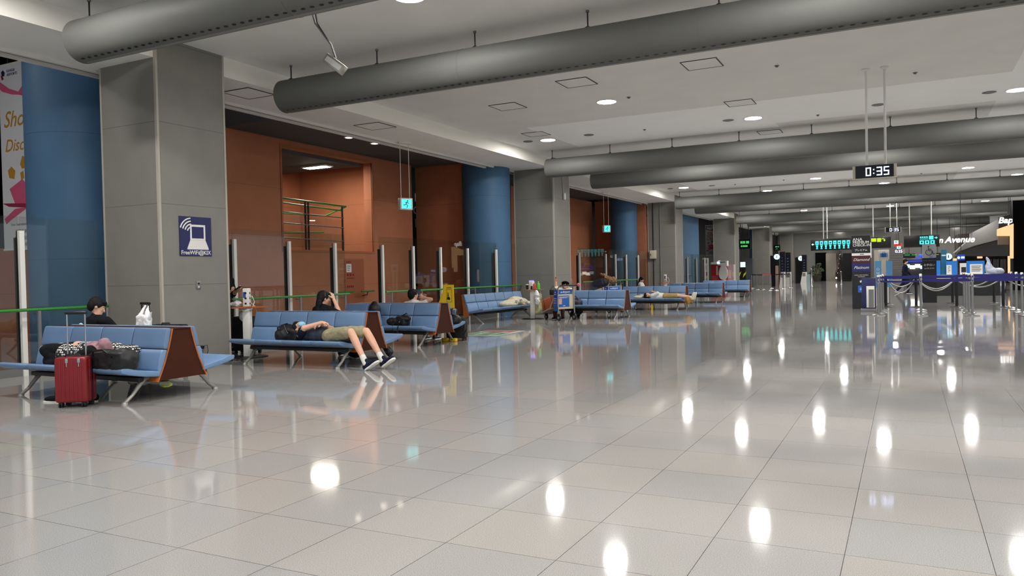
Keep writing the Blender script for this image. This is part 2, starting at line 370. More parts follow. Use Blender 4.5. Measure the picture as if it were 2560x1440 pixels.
# door in the terracotta wall with its notices
b = MB(); b.bx(XW-.01, XW+.012, 17.86, 18.74, .0, 1.88, DOORB); b.bx(XW-.005, XW+.005, 17.83, 18.77, 0, 1.91, BROWN2)
d = tag(b.build('door_1'), kind='structure')
b = MB(); b.bx(XW+.012, XW+.016, 17.93, 18.16, 1.5, 1.74, WHITE); [b.bx(XW+.012, XW+.014, 17.93+.045*i, 17.965+.045*i, 1.78, 1.81, RED) for i in range(5)]; [b.bx(XW+.012, XW+.014, 17.95+.13*i, 18.02+.13*i, 1.39, 1.45, RED) for i in range(3)]; [b.bx(XW+.012, XW+.014, 17.95+.06*i, 17.99+.06*i, 1.31, 1.335, RED) for i in range(6)]
[b.bx(XW+.012, XW+.014, 17.94+.085*i, 17.99+.085*i, 1.05, 1.11, RED) for i in range(4)]
ng = mat('notice_green', (60, 120, 90), .6)
for i in range(3): b.bx(XW+.016, XW+.017, 17.96, 18.12-.02*i, 1.67-.06*i, 1.69-.06*i, ng)
b.build('notice', d)

# ------------------------------------------------------------------ ducts on rods
def duct(y, label, x0=-9.8, x1=6.2, z=4.57, r=.285):
    t = thing('air_duct', label, 'air duct', (0, y, z), 0, 'round grey ducts crossing the ceiling')
    b = MB(); b.cyl((x0, 0, 0), (x1, 0, 0), r, DUCT, seg=56, caps=False)
    b.cyl((x0+.06, 0, 0), (x1-.02, 0, 0), r-.012, DUCT, seg=56)
    x = x0+3.7
    while x < x1: b.cyl((x, 0, 0), (x+.012, 0, 0), r+.003, DUCT, seg=56); x += 3.7
    b.build('duct_body', t)
    b = MB()
    b.bx(x0+.1, x1-.05, -.028, .028, -r-.007, -r+.012, GREYP)
    b.build('air_slot', t)
    if y < 12:
        b = MB(); xx = x0+.15
        while xx < 4.5:
            a = -PI/2-.36; n = V((0, math.cos(a), math.sin(a))); c = V((xx, 0, 0))+n*(r+.002); u_ = V((1, 0, 0)); v_ = n.cross(u_)
            vs_ = [b.bm.verts.new(c+u_*(.033*math.cos(q))+v_*(.017*math.sin(q))) for q in [2*PI*i/12 for i in range(12)]]; f_ = b.bm.faces.new(vs_); f_.material_index = b.mi(BLACK); xx += .13
        tag(b.build('nozzle_holes', t), kind='stuff')
    x = x0+.16
    while x < x1:
        b = MB(); b.cyl((x, 0, r-.01), (x, 0, ZC-z), .011, DARK, seg=8); b.lathe((x, 0, r-.01), [(.045, 0), (.045, .018), (.015, .04)], DARK, 12); b.cyl((x, 0, ZC-z-.03), (x, 0, ZC-z), .025, GREYP, seg=12)
        b.build('hanger_rod', t); x += 1.865
    return t
DL = ['round grey duct nearest the camera, its blunt end before the wifi column', 'second round grey duct from the camera, its open end over the glass screen',
      'round grey duct ending in front of the second big column, just before the clock poles', 'round grey duct just behind the one at the second column, crossing behind the clock poles',
      'round grey duct ending in front of the third column with the cream box', 'round grey duct just behind the one at the third column',
      'round grey duct ending before the fourth column near the red kiosk', 'round grey duct just behind the one at the fourth column',
      'round grey duct ending before the fifth column above the green screens', 'farthest visible round grey duct above the blue check-in desks']
for (y, l) in zip((6.75, 10.55, 21.9, 25.75, 36.9, 40.75, 51.9, 55.75, 66.9, 70.75), DL): duct(y, l, x1=5.5 if y > 50 else 6.2)

# ------------------------------------------------------------------ downlights and ceiling fittings
def downlight_proto():
    t = thing('downlight', None, 'ceiling light', (0, 0, ZC))
    b = MB(); b.lathe((0, 0, 0), [(.235, -.001), (.235, -.012), (.205, -.016), (.205, -.001)], WHITE, 32); b.build('trim_ring', t)
    b = MB(); b.lathe((0, 0, 0), [(.2, -.004), (.2, -.010)], E_LAMP, 32); b.build('diffuser', t)
    return t
proto = downlight_proto(); used = False
spots = []
for k in range(-1, 5):
    y = 15*k
    spots += [(x, y+20.1) for x in (-8.97, -3.36, 2.2, 7.8)]
    spots += [(x, y+16.35) for x in (-5.86, -.8, 4.3) if not (k == 0 and x == -.8)]
    spots += [(x, y+24.1-(.3 if k == -1 else 0)) for x in (-5.93, -.84, 4.24)]
spots += [(-3.36, -3), (2.2, -3)]  # extra unseen row behind the camera, added to brighten the near ceiling
for (x, y) in spots:
    o = proto if not used else copy_tree(proto); used = True
    o.location = (x, y, ZC); tag(o, 'round lit downlight in the white ceiling, one of its regular rows', None, 'lit downlights in the ceiling')
NAMED = {(-5.86, 16.35): 'lit downlight nearest the camera, between the second duct and the access panels', (-8.97, 20.1): 'lit downlight over the end of the second glass screen, beside the soffit edge',
         (-3.36, 20.1): 'lit downlight in the pale ceiling strip left of the clock poles', (2.2, 20.1): 'lit downlight at the right rim of the view, in the pale ceiling strip'}
ORD = ('first', 'second', 'third', 'fourth', 'fifth', 'sixth', 'seventh', 'eighth', 'ninth', 'tenth', 'eleventh', 'twelfth', 'thirteenth', 'fourteenth', 'fifteenth', 'sixteenth')
rows = sorted({round(y, 1) for x, y in spots if y > 15})
for o in list(C.objects):
    if not o.name.startswith('downlight'): continue
    x0, y0 = o.location.x, o.location.y; hit = [l for (x, y), l in NAMED.items() if abs(x0-x) < .01 and abs(y0-y) < .01]
    if hit: o['label'] = hit[0]
    elif round(y0, 1) in rows:
        r = rows.index(round(y0, 1)); xs = sorted(x for x, y in spots if round(y, 1) == rows[r])
        o['label'] = 'lit round downlight, %s from the left in the %s row of lamps ahead' % (ORD[[abs(q-x0) < .01 for q in xs].index(True)], ORD[r])
    else: o['label'] = 'lit round downlight above the camera, out of the view except at the top rim'
for (x, y, l) in ((-9.55, 20.0, 'beside the lit downlight at the soffit edge'), (-7.7, 20.0, 'near the left end of the pale ceiling strip'), (-3.96, 20.04, 'left beside the lit downlight in the pale strip'), (-.54, 20.1, 'between the clock poles'), (1.67, 20.04, 'left of the lit downlight at the right rim'), (-9.6, 35.1, 'above the third bay'), (-7.7, 35.1, 'above the lying man in white')):
    b = MB(); b.lathe((x, y, ZC), [(.14, -.001), (.14, -.012), (.11, -.02), (.1, -.012), (.0, -.012)], GREYP, 28); tag(b.build('unlit_downlight'), 'small grey unlit ceiling disc '+l, 'ceiling disc', 'unlit discs in the ceiling')
HL = ['in the low soffit beside the wifi column', 'in the low soffit over the seated woman', 'beside the lit downlight at the soffit edge', 'just past the end of the second duct', 'larger, below the middle of the second duct', 'right of the middle, nearest the clock poles', 'at the border of the pale ceiling strip', 'half behind the third duct', 'in the low soffit of the third bay']
for (x, y, z, s_), l in zip([(-10.78, 10.66, ZS, .33), (-10.75, 14.45, ZS, .34), (-8.87, 19.09, ZC, .3), (-7.94, 15.62, ZC, .32), (-5.78, 14.4, ZC, .32), (-3.29, 14.35, ZC, .32), (-3.31, 18.13, ZC, .3), (-3.31, 22.44, ZC, .3), (-10.8, 29.5, ZS, .3)], HL):
    t = thing('access_panel', 'square flush ceiling hatch '+l, 'access panel', (x, y, z), 0, 'flush hatches in the ceiling')
    b = MB(); b.bx(-s_, s_, -s_, s_, -.006, 0, CEIL if z == ZC else SOFF); b.build('lid', t)
    b = MB()
    for a in (-1, 1): b.bx(a*s_-.011, a*s_+.011, -s_, s_, -.009, 0, DARK); b.bx(-s_, s_, a*s_-.011, a*s_+.011, -.009, 0, DARK)
    b.build('rim', t)
for i, (x, y) in enumerate([(-6.15, 20.07), (-5.3, 16.2), (-2.1, 15.2), (-4.2, 12.8), (-1.9, 20.6), (.2, 17.2), (-7.9, 12.2), (-3.0, 24.2), (-6.7, 35.2), (-4.6, 34.8), (.6, 36.0), (-5.1, 8.6)]):
    b = MB(); b.lathe((x, y, ZC), [(.045, 0), (.045, -.008), (.018, -.012), (.03, -.03), (.012, -.034)], GREYP, 14); tag(b.build('sprinkler'), 'tiny sprinkler head on the ceiling, '+('under the pale strip left of its unlit discs', 'left of the access panels before the pale strip', 'just left of the clock poles nearer the camera', 'below the middle of the second duct', 'in the pale strip left of the clock poles', 'right of the clock poles before the pale strip', 'near the end of the second duct', 'between the paired ducts left of the clock', 'in the third bay, left one', 'in the third bay, middle one', 'in the third bay, right one', 'between the first and second ducts')[i], 'sprinkler', 'sprinkler heads on the ceiling')
for i, (x, y) in enumerate([(-12.9, 16.2), (-12.3, 16.8), (-12.55, 17.6), (-12.9, 17.3), (-12.4, 31.6), (-12.7, 31.0)]):
    b = MB(); b.lathe((x, y, 5.0), [(.13, 0), (.13, -.014), (.1, -.018)], WHITE, 20); b.lathe((x, y, 5.0), [(.09, -.018), (.09, -.022)], E_SMALL, 20); tag(b.build('recessed_lamp'), 'small recessed lamp in the dark side ceiling, '+('nearest over the wall opening', 'second over the wall opening', 'third, left of the exit sign rods', 'fourth, close beside the third', 'nearer of two in the third bay', 'farther of two in the third bay')[i], 'ceiling light', 'lamps in the dark side ceiling')
# device hanging below the nearest duct
t = thing('hanging_spotlight', 'grey box spotlight on a bent arm hanging near the ceiling before the second duct', 'spotlight', (-6.6, 8.0, 0))
b = MB(); b.tube([(-.15, -.35, ZC), (-.1, -.2, 4.6), (.02, -.05, 4.35), (.05, 0, 4.18)], .014, GREYP); b.tube([(-.05, -.35, ZC), (-.07, -.2, 4.6), (.02, -.05, 4.35)], .010, DARK); b.build('arm', t)
q = Matrix.Rotation(math.radians(20), 3, 'Z') @ Matrix.Rotation(math.radians(38), 3, 'Y')
b = MB(); b.box(V((.02, .02, 4.11)), (.30, .13, .13), ALU, rot=q, bev=.015); b.build('housing', t)
b = MB(); b.box(V((.02, .02, 4.11))+q @ V((.0, -.0665, 0)), (.24, .006, .07), WHITE, rot=q, bev=.002); b.build('lens', t)

# ------------------------------------------------------------------ glass screens with posts and green rail
def screen(y0, y1, posts, label, rail=(None, None), ztop=2.34, base=True, rails2=True):
    t = thing('glass_screen', label, 'glass screen', (-11.6, (y0+y1)/2, 0)); cy = (y0+y1)/2
    ys = sorted([y0]+[p for p in posts if y0 < p < y1]+[y1])
    for a, c in zip(ys, ys[1:]):
        b = MB(); b.bx(-.006, .006, a-cy+.01, c-cy-.01, .10, ztop, GLASS); b.build('glass_pane', t)
    for p in posts:
        b = MB(); b.bx(.02, .075, p-cy-.035, p-cy+.035, 0, 2.13, WHITE); b.bx(.008, .02, p-cy-.045, p-cy-.03, 0, 2.13, BLACK)
        b.bx(-.075, -.02, p-cy-.035, p-cy+.035, 0, 2.03, DARK); b.build('post', t)
    b = MB(); b.bx(-.05, .05, y0-cy, y1-cy, 0, .12, STEEL); b.build('base_rail', t)
    if rails2:
        r0_, r1_ = rail
        b = MB(); b.cyl((.20, r0_-cy, .97), (.20, r1_-cy, .97), .024, GREEN, seg=14); b.build('handrail', t)
        for p in posts:
            b = MB(); b.bx(.185, .215, p-cy+.12, p-cy+.16, 0, .95, STEEL); b.bx(.07, .2, p-cy+.13, p-cy+.15, .9, .92, STEEL); b.build('rail_post', t)
    return t
screen(5.2, 8.15, [5.4, 6.9], 'glass screen with green rail left of the wifi column, a blue column behind', (4.8, 8.15))
screen(9.6, 14.32, [10.95, 12.44, 13.91], 'glass screen with green rail right of the wifi column, behind the seated woman', (9.6, 14.2))
screen(15.62, 23.15, [15.7, 17.05, 18.39, 19.89, 21.69], 'long glass screen with green rail behind the single row of six seats', (15.6, 23.15))
screen(24.6, 27.8, [26.1, 27.5], 'short glass screen just past the second column, behind the luggage cart', (24.6, 25.2), rails2=False)
screen(28.6, 38.15, [28.7, 31.75, 33.0, 34.48, 36.3], 'glass screen with green rail in the third bay before the round blue column', (28.6, 36.5))
screen(44.5, 53.1, [45.8, 48.0, 50.2], 'glass screen in front of the far hanging banner', (44, 50), rails2=False)
# railing on the landing and wall rails
t = thing('balcony_railing', 'green topped grey railing on the landing inside the wall opening', 'railing', (XW-.5, 17, 2.12))
b = MB(); b.cyl((0, -1.5, 1.42), (0, 1.62, 1.36), .026, GREEN); b.cyl((-.12, -1.5, 1.32), (-.12, 1.55, 1.24), .02, GREEN); b.tube([(0, 1.62, 1.36), (-.6, 1.4, 1.1), (-1.3, .2, 1.15)], .02, GREEN); b.tube([(-.3, -1.5, 1.35), (-.6, -.6, .95), (-1.2, -.2, .55), (-.6, 1.3, .6)], .02, GREEN); b.build('handrail', t)
for yy in (-1.5, -.15, -.03, 1.45):
    b = MB(); b.bx(-.03, .01, yy-.018, yy+.018, 0, 1.38, DARK); b.build('post', t)
for z in (.35, .75, 1.05):
    b = MB(); b.cyl((0, -1.5, z), (0, 1.5, z-.04), .016, STEEL, seg=8); b.build('bar', t)
b = MB(); b.bx(-.02, 0, -1.5, 1.5, .1, .95, GLASS); b.build('glass_infill', t)
for (ya, yb, lab) in ((16.9, 18.0, 'green wall handrail left of the staff door'), (18.35, 18.95, 'short green wall handrail right of the staff door')):
    t = thing('wall_handrail', lab, 'handrail', (XW, ya, 0))
    b = MB(); b.cyl((.22, 0, .93), (.22, yb-ya, .93), .024, GREEN); b.build('rail', t)
    b = MB(); b.tube([(.0, .3, .8), (.18, .3, .82), (.22, .3, .92)], .012, BLACK); b.build('bracket', t)
# hanging emergency exit signs
def exit_sign(x, y, zc, lab, s_=1.):
    t = thing('exit_sign', lab, 'exit sign', (x, y, 0))
    b = MB(); b.bx(-.06, .06, -.17, .17, ZS-.035, ZS, WHITE); b.build('ceiling_plate', t)
    for yy in (-.12, .12):
        b = MB(); b.cyl((0, yy, zc+.13), (0, yy, ZS), .008, WHITE, seg=8); b.build('hanger_rod', t)
    b = MB(); b.box(V((0, 0, zc)), (.12, .36, .30), WHITE, bev=.008); b.build('housing', t)
    f = MB(); f.bx(.06, .064, -.14, .14, zc-.12, zc+.12, E_CYAN); f.bx(-.10, .10, -.184, -.181, zc-.12, zc+.12, E_CYAN) if False else None
    # running figure of the pictogram
    g = mat('exit_ink', (10, 90, 80), .6)
    f.cyl((.066, .03, zc+.075), (.067, .03, zc+.075), .018, g, seg=12)
    for (a, c) in (((.02, .05), (-.01, 0)), ((-.01, 0), (.03, -.05)), ((.03, -.05), (.0, -.1)), ((-.01, 0), (-.05, -.03)), ((-.05, -.03), (-.09, -.03)), ((.02, .04), (.06, .01)), ((.01, .04), (-.04, .03))):
        f.cyl((.066, a[0], zc+a[1]), (.066, c[0], zc+c[1]), .008, g, seg=6)
    f.build('lit_face', t); return t
e = exit_sign(-11.45, 16.6, 3.2, 'hanging cyan emergency exit sign over the first seat rows'); e.rotation_euler.z = -.5
e = exit_sign(-11.45, 31.6, 3.2, 'farther hanging cyan exit sign in front of the round blue column'); e.rotation_euler.z = -.6

# ------------------------------------------------------------------ column fittings
t = thing('wifi_sign', 'square navy wifi sign with white laptop pictogram on the nearest column', 'sign', (-10.2, 8.86, 2.055))
b = MB(); b.bx(0.001, .012, -.315, .315, -.315, .315, NAVY); b.build('board', t)
b = MB(); X = .0125
def fr_(b, y0, y1, z0, z1, m, x=X): b.bx(x-.0005, x+.0015, y0, y1, z0, z1, m)
for (p) in ((-.11, .19, .155, .188), (-.11, .19, -.058, -.032), (-.11, -.078, -.032, .155), (.158, .19, -.032, .155)): fr_(b, p[0], p[1], p[2], p[3], WHITE)
b.prism([(-.17+.0, -.19), (.25, -.19), (.19, -.06), (-.11, -.06)], .0015, WHITE, FX(X, 0, 0))
b.bx(X, X+.0015, -.17, .25, -.21, -.19, WHITE)
for r in (.10, .155, .21, .265):
    pts = [(X+.001, -.08-r*math.cos(a)*.86, .12+r*math.sin(a)*.86-.06) for a in [PI*(.02+.46*i/10)+.25 for i in range(9)]]
    for p, q in zip(pts, pts[1:]):
        if max(p[2], q[2]) < .305: b.cyl(p, q, .011, WHITE, seg=6)
b.text('FreeWiFi@KIX', .094, FX(X, .0, -.262), WHITE, bold=.001, space=.97); b.build('lettering', t)
def plate(x, y, z, w_, h_, label, m=STEEL, name='wall_plate', socket=False):
    t = thing(name, label, 'switch plate' if not socket else 'wall outlet', (x, y, z))
    b = MB(); b.box(V((.006, 0, 0)), (.012, w_, h_), m, bev=.003); b.build('plate', t)
    b = MB(); b.bx(.012, .016, -w_*.22, w_*.22, h_*.08, h_*.3, DARK if not socket else WHITE); b.cyl((.012, 0, -h_*.2), (.017, 0, -h_*.2), w_*.18, WHITE); b.build('switch', t); return t
plate(-10.2, 8.89, 1.27, .085, .14, 'small steel switch plate on the wifi column below the sign')
t = plate(-10.2, 8.91, .25, .08, .13, 'wall outlet low on the wifi column with a plugged charger', socket=True, name='wall_outlet')
b = MB(); b.box(V((.035, .0, .015)), (.05, .04, .05), BLACK, bev=.006); b.tube([(.05, .01, .03), (.07, .06, .05), (.06, .09, -.05), (.04, .06, -.15), (.05, .05, -.24)], .005, BLACK); tag(b.build('charger_plug'), 'black charger plug and loose cable in the column outlet', 'charger').location = (-10.2, 8.91, .25)
b = MB(); b.bx(-10.86, -10.71, 23.195, 23.2, 1.16, 1.36, GREYP); o = b.build('wall_plaque'); tag(o, 'small dark square plaque on the second column above the drink table', 'plaque')
b = MB(); b.box(V((-10.15, 24.0, 3.9)), (.07, .12, .22), WHITE, bev=.03); b.tube([(-10.19, 23.96, 4.0), (-10.19, 23.9, 4.6), (-10.19, 23.9, 5.05)], .01, GREYP); tag(b.build('wall_beacon'), 'small white oval beacon high on the second column with a thin conduit', 'beacon')
t = thing('electrical_box', 'cream electrical box on the third column face', 'electrical box', (-11.35, 38.195, 2.0))
b = MB(); b.box(V((0, -.08, .18)), (.32, .16, .42), CREAM, bev=.01); b.build('housing', t); b = MB(); b.bx(-.12, -.09, -.17, -.16, .12, .22, DARK); b.build('latch', t)
b = MB(); b.cyl((0, -.03, .38), (0, -.03, 2.78), .025, DARK); b.cyl((0, -.03, -.05), (0, -.03, -1.99), .022, DARK); b.build('conduit', t)
b = MB(); b.cyl((-10.98, 38.16, 0), (-10.98, 38.16, 4.77), .035, GREYP); tag(b.build('vertical_pipe'), 'grey vertical pipe on the front of the third column', 'pipe')
t = thing('fire_hose_cabinet', 'small framed key cabinet on a stand just past the second column', 'cabinet', (-11.3, 25.6, 0))
p0 = at(1450, 675, 25.6)
b = MB(); b.bx(-.3, .15, -.02, .02, 1.13, 1.6, GREYP); b.build('back', t); b = MB()
for q in ((-.3, -.27, 1.16, 1.57), (.12, .15, 1.16, 1.57), (-.3, .15, 1.57, 1.6), (-.3, .15, 1.13, 1.16), (-.09, -.06, 1.16, 1.57)): b.bx(q[0], q[1], -.05, -.02, q[2], q[3], WHITE)
b.build('frame', t); b = MB(); b.bx(-.26, -.22, -.02, .02, 0, 1.13, WHITE); b.bx(.08, .12, -.02, .02, 0, 1.13, WHITE); b.build('leg', t)

# ------------------------------------------------------------------ hanging banners
def banner(x0, x1, y, z0, z1, label, detail):
    t = thing('hanging_banner', label, 'banner', ((x0+x1)/2, y, 0)); w_ = x1-x0
    b = MB(); b.bx(-w_/2, w_/2, 0, .008, z0, z1, BANW); b.build('sheet', t)
    b = MB(); b.cyl((-w_/2, 0, z1), (w_/2, 0, z1), .02, WHITE); b.cyl((-w_/2, 0, z0), (w_/2, 0, z0), .02, WHITE); b.build('rod', t)
    for xx in (-w_*.35, w_*.35):
        b = MB(); b.cyl((xx, 0, z1), (xx, 0, 6.6 if detail else 5.0), .008, DARK, seg=6); b.build('hanger', t)
    H = z1-z0; px = lambda f: -w_/2+f*w_; pz = lambda f: z1-f*H
    b = MB(); Y = -.001
    def poly(pts, m, y=Y): b.prism([(px(u), pz(v)) for u, v in pts], .0015, m, FY(0, y, 0))
    def tx(s_, sz, u, v, m, **k): b.text(s_, sz, FY(px(u), Y, pz(v)), m, depth=.001, align='LEFT', **k)
    poly([(.04, .035), (.07, .025), (.10, .04), (.09, .06), (.05, .055)], NAVY); poly([(.03, .055), (.06, .05), (.08, .075), (.05, .08)], DPINK)
    tx('KANSAI', .075, .13, .036, NAVY, bold=.001); tx('AIRPORTS', .075, .13, .056, NAVY, bold=.001)
    # ribbon above
    poly([(0, .08), (.16, .13), (.3, .155), (.33, .175), (.2, .165), (.05, .14), (0, .12)], PINK)
    poly([(.28, .17), (.42, .11), (.55, .08), (.66, .10), (.62, .15), (.74, .13), (1, .13), (1, .19), (.8, .2), (.55, .19), (.4, .185)], PINK, Y-.001)
    poly([(.35, .178), (.6, .165), (.9, .16), (.95, .21), (.6, .2)], DPINK, Y-.002)
    tx('Shop', .44, .05, .30, GOLD, shear=.3, bold=.004); tx('&', .2, .62, .39, GOLD, shear=.3); tx('Discover', .34, .06, .44, GOLD, shear=.3, bold=.003)
    poly([(.30, .545), (.34, .50), (.40, .515), (.44, .50), (.50, .545), (.42, .565), (.33, .57)], GOLD)
    poly([(.10, .57), (.16, .55), (.22, .575), (.20, .62), (.12, .61)], GOLD); poly([(.30, .59), (.35, .58), (.36, .62), (.31, .63)], GOLD)
    poly([(.45, .57), (.58, .55), (.72, .60), (.70, .68), (.48, .68)], GOLD, Y-.001)
    poly([(.12, .67), (.33, .625), (.52, .70), (.46, .76), (.2, .75)], PINK, Y-.002)
    poly([(0, .745), (.2, .75), (.5, .76), (.8, .76), (1, .73), (1, .80), (.6, .785), (.3, .775), (.1, .765)], DPINK, Y-.003)
    poly([(.02, .83), (.2, .78), (.42, .775), (.3, .80), (.12, .84), (.05, .86)], PINK, Y-.001)
    tx('2023 Winter', .09, .42, .815, INK); tx('New International Departure', .075, .12, .865, INK)
    tx('國際線 新工程', .085, .2, .905, INK); tx('国际线 新区域', .085, .18, .94, INK); tx('국제선 신구역', .085, .3, .975, INK)
    b.build('print', t); return t
banner(-15.95, -13.95, 9.2, 2.03, 5.66, 'tall white shopping banner with gold script and pink ribbons beside the near blue column', True)
banner(-12.52, -11.25, 54.75, 2.35, 4.46, 'far white shopping banner hanging just before the fourth column', False)

# ------------------------------------------------------------------ bench rows
PW = .565
def pad_profile(pts): return pts
SEAT = [(-.79, .385), (-.775, .36), (-.70, .335), (-.50, .295), (-.29, .27), (-.275, .33), (-.40, .345), (-.58, .375), (-.70, .408), (-.76, .412), (-.785, .405)]
LOWB = [(-.315, .30), (-.29, .275), (-.265, .33), (-.225, .45), (-.195, .565), (-.255, .572), (-.285, .54), (-.315, .43), (-.33, .35)]
UPB = [(-.19, .568), (-.165, .66), (-.14, .80), (-.165, .812), (-.195, .805), (-.215, .74), (-.245, .62), (-.25, .578)]
SHELL = [(-.345, .215), (-.30, .31), (-.25, .42), (-.20, .56), (-.165, .68), (-.135, .80), (-.12, .80), (-.15, .68), (-.185, .56), (-.235, .42), (-.285, .31), (-.33, .215)]
def extr(b, prof, x0, x1, m, s=-1, bev=.014):
    # profile in (y, z) extruded along x; s=+1 mirrors it to the other side of the row
    k = -s
    pts = [(k*p[0], p[1]) for p in prof]
    Mx = Matrix(((0, 0, 1, x0), (1, 0, 0, 0), (0, 1, 0, 0), (0, 0, 0, 1)))
    b.prism(pts, x1-x0, m, Mx, bev=bev)
def leg_mesh(x, s):
    b = MB(); m = ALU
    pts = [(x, s*.27, .265), (x, s*.38, .245), (x, s*.45, .17), (x, s*.53, .08), (x, s*.62, .015)]
    b.tube(pts, [.034, .032, .024, .02, .021], m, 10)
    b.lathe((x, s*.625, 0), [(.036, 0), (.034, .012), (.02, .026)], m, 14); return b
def make_bench(n=4, double=True):
    t = thing('bench_seating', None, 'bench seating'); L = n*PW; sides = (-1, 1) if double else (-1,)
    for s in sides:
        for i in range(n):
            x0 = -L/2+i*PW+.007; x1 = x0+PW-.014
            b = MB(); extr(b, SEAT, x0, x1, VINYL, s, .018); b.build('seat', t)
            b = MB(); extr(b, LOWB, x0, x1, VINYL, s, .024); b.build('lower_backrest', t)
            b = MB(); extr(b, UPB, x0, x1, VINYL2, s, .024); b.build('upper_backrest', t)
        b = MB(); extr(b, SHELL, -L/2, L/2, WOOD, s, 0); b.build('plywood_shell', t)
        b = MB(); b.box(V((0, s*.44, .25)), (L-.3, .07, .05), DARK, bev=.008); b.build('beam', t)
    xs = (-L/2+.19, L/2-.19)
    for x in xs:
        b = MB(); b.box(V((x, 0 if double else -.2, .235)), (.05, .9 if double else .6, .04), DARK, bev=.006); b.build('cross_bar', t)
        for s in (-1, 1):
            b = leg_mesh(x, s)
            if not double:
                b.bm.free(); b = MB(); y1 = -.66 if s < 0 else .08
                b.tube([(x, -.30, .27), (x, -.30+(y1+.30)*.35, .20), (x, y1-(y1+.3)*.1, .03), (x, y1, .012)], [.03, .026, .02, .02], ALU, 10); b.lathe((x, y1, 0), [(.034, 0), (.03, .014), (.018, .024)], ALU, 14)
            b.build('leg', t)
    if double:
        for x in (-L/2+.012, L/2-.024):
            b = MB(); extr(b, [(-.325, .225), (-.22, .44), (-.155, .66), (-.128, .795), (.128, .795), (.155, .66), (.22, .44), (.325, .225)], x, x+.014, WOODD, -1, 0); b.build('end_panel', t)
        b = MB(); b.box(V((0, 0, .796)), (L, .25, .012), WOODD, bev=.003); b.build('top_board', t)
    else:
        for x in (-L/2+.002, L/2-.022):
            b = MB(); extr(b, [(-.345, .215), (-.21, .56), (-.135, .80), (-.10, .80), (-.16, .40), (-.15, .18)], x, x+.02, WOOD, -1, 0); b.build('end_panel', t)
        b = MB(); b.cyl((-L/2+.1, -.30, .26), (L/2-.1, -.30, .26), .03, DARK); b.build('tube_beam', t)
    return t
bench0 = make_bench()
BL = [(-8.61, 6.27, 0., 'blue four-seat back-to-back bench nearest the camera, red suitcase before it'),
      (-8.45, 9.68, -.012, 'blue back-to-back bench with the man in khaki shorts lying on it'),
      (-9.13, 12.85, -.01, 'blue back-to-back bench with a black bag and yellow sheet at its end'),
      (-8.36, 21.65, -.01, 'blue back-to-back bench right behind the blue luggage cart'),
      (-7.9, 26.7, 0., 'blue back-to-back bench with the lying man in white shirt'),
      (-7.85, 32.5, 0., 'blue back-to-back bench behind the lying man in white, before the farthest one'),
      (-7.9, 39.0, 0., 'farthest blue back-to-back bench, beside the queue barriers')]
for i, (x, y, rz, l) in enumerate(BL):
    o = bench0 if i == 0 else copy_tree(bench0)
    o.location = (x, y, 0); o.rotation_euler.z = rz; o['label'] = l; o['group'] = 'blue bench seating in rows'
s6 = make_bench(6, False); s6.location = (-11.02, 20.15, 0); s6.rotation_euler.z = PI/2-.02
tag(s6, 'single blue row of six seats against the glass screen', 'bench seating', 'blue bench seating in rows')

# ------------------------------------------------------------------ luggage
def suitcase(name, label, loc, rz, w_, d_, h_, m, wheels=True, handle=None, ribs=0, clasp=True):
    t = thing(name, label, 'suitcase', loc, rz); z0 = .055
    b = MB(); b.box(V((0, 0, z0+h_/2)), (w_, d_, h_), m, bev=.028, seg=4)
    if ribs:
        for s in (-1, 1):
            for i in range(ribs):
                x = -w_/2+.04+(w_-.08)*(i+.5)/ribs; b.box(V((x, s*d_/2, z0+h_/2)), ((w_-.08)/ribs*.5, .010, h_-.06), m, bev=.004)
                y = -d_/2+.03+(d_-.06)*(i+.5)/ribs
            for i in range(3):
                y = -d_/2+.05+(d_-.1)*(i+.5)/3
                if abs(y) > .03: b.box(V((s*w_/2, y, z0+h_/2)), (.010, .02, h_-.06), m, bev=.004)
    b.build('shell', t)
    b = MB(); b.bx(-w_/2-.004, w_/2+.004, -.012, .012, z0+.01, z0+h_-.0, BLACK); b.bx(-w_/2+.02, w_/2-.02, -.012, .012, z0+h_-.002, z0+h_+.004, BLACK); b.build('zipper', t)
    b = MB(); b.tube([(-.08, -.05, z0+h_), (-.07, -.05, z0+h_+.022), (.07, -.05, z0+h_+.022), (.08, -.05, z0+h_)], .009, BLACK); b.build('carry_handle', t)
    if clasp:
        for xx in (-.03, w_*.28):
            b = MB(); b.box(V((xx, -d_/2-.006, z0+h_-.035)), (.03, .012, .05), CHROME, bev=.003); b.cyl((xx, -d_/2-.008, z0+h_-.06), (xx, -d_/2-.008, z0+h_-.10), .006, CHROME, seg=8); b.build('clasp', t)
    if wheels:
        for sx in (-1, 1):
            for sy in (-1, 1):
                b = MB(); x, y = sx*(w_/2-.05), sy*(d_/2-.045)
                for q in (-.014, .014): b.cyl((x+q-.007, y, .027), (x+q+.007, y, .027), .027, BLACK, seg=18)
                b.bx(x-.022, x+.022, y-.018, y+.018, .035, z0+.012, BLACK); b.build('wheel', t)
    if handle:
        for s in (-1, 1):
            b = MB(); b.cyl((s*.095, .045, z0+h_-.01), (s*.095, .045, z0+h_+handle*.55), .010, CHROME, seg=12); b.cyl((s*.095, .045, z0+h_+handle*.5), (s*.095, .045, z0+h_+handle), .0085, CHROME, seg=12); b.build('telescopic_tube', t)
        b = MB(); b.box(V((0, .045, z0+h_+handle+.012)), (.235, .035, .035), BLACK, bev=.013, seg=3); b.build('grip', t)
    return t
suitcase('suitcase', 'maroon ribbed suitcase with pulled-up handle in front of the nearest bench', (-8.10, 5.38, 0), .55, .34, .25, .49, RED, handle=.46, ribs=6)
suitcase('suitcase', 'black suitcase standing beside the white bag behind the nearest bench', (-9.27, 7.55, 0), .05, .50, .26, .68, BAGBK, handle=None, clasp=False)
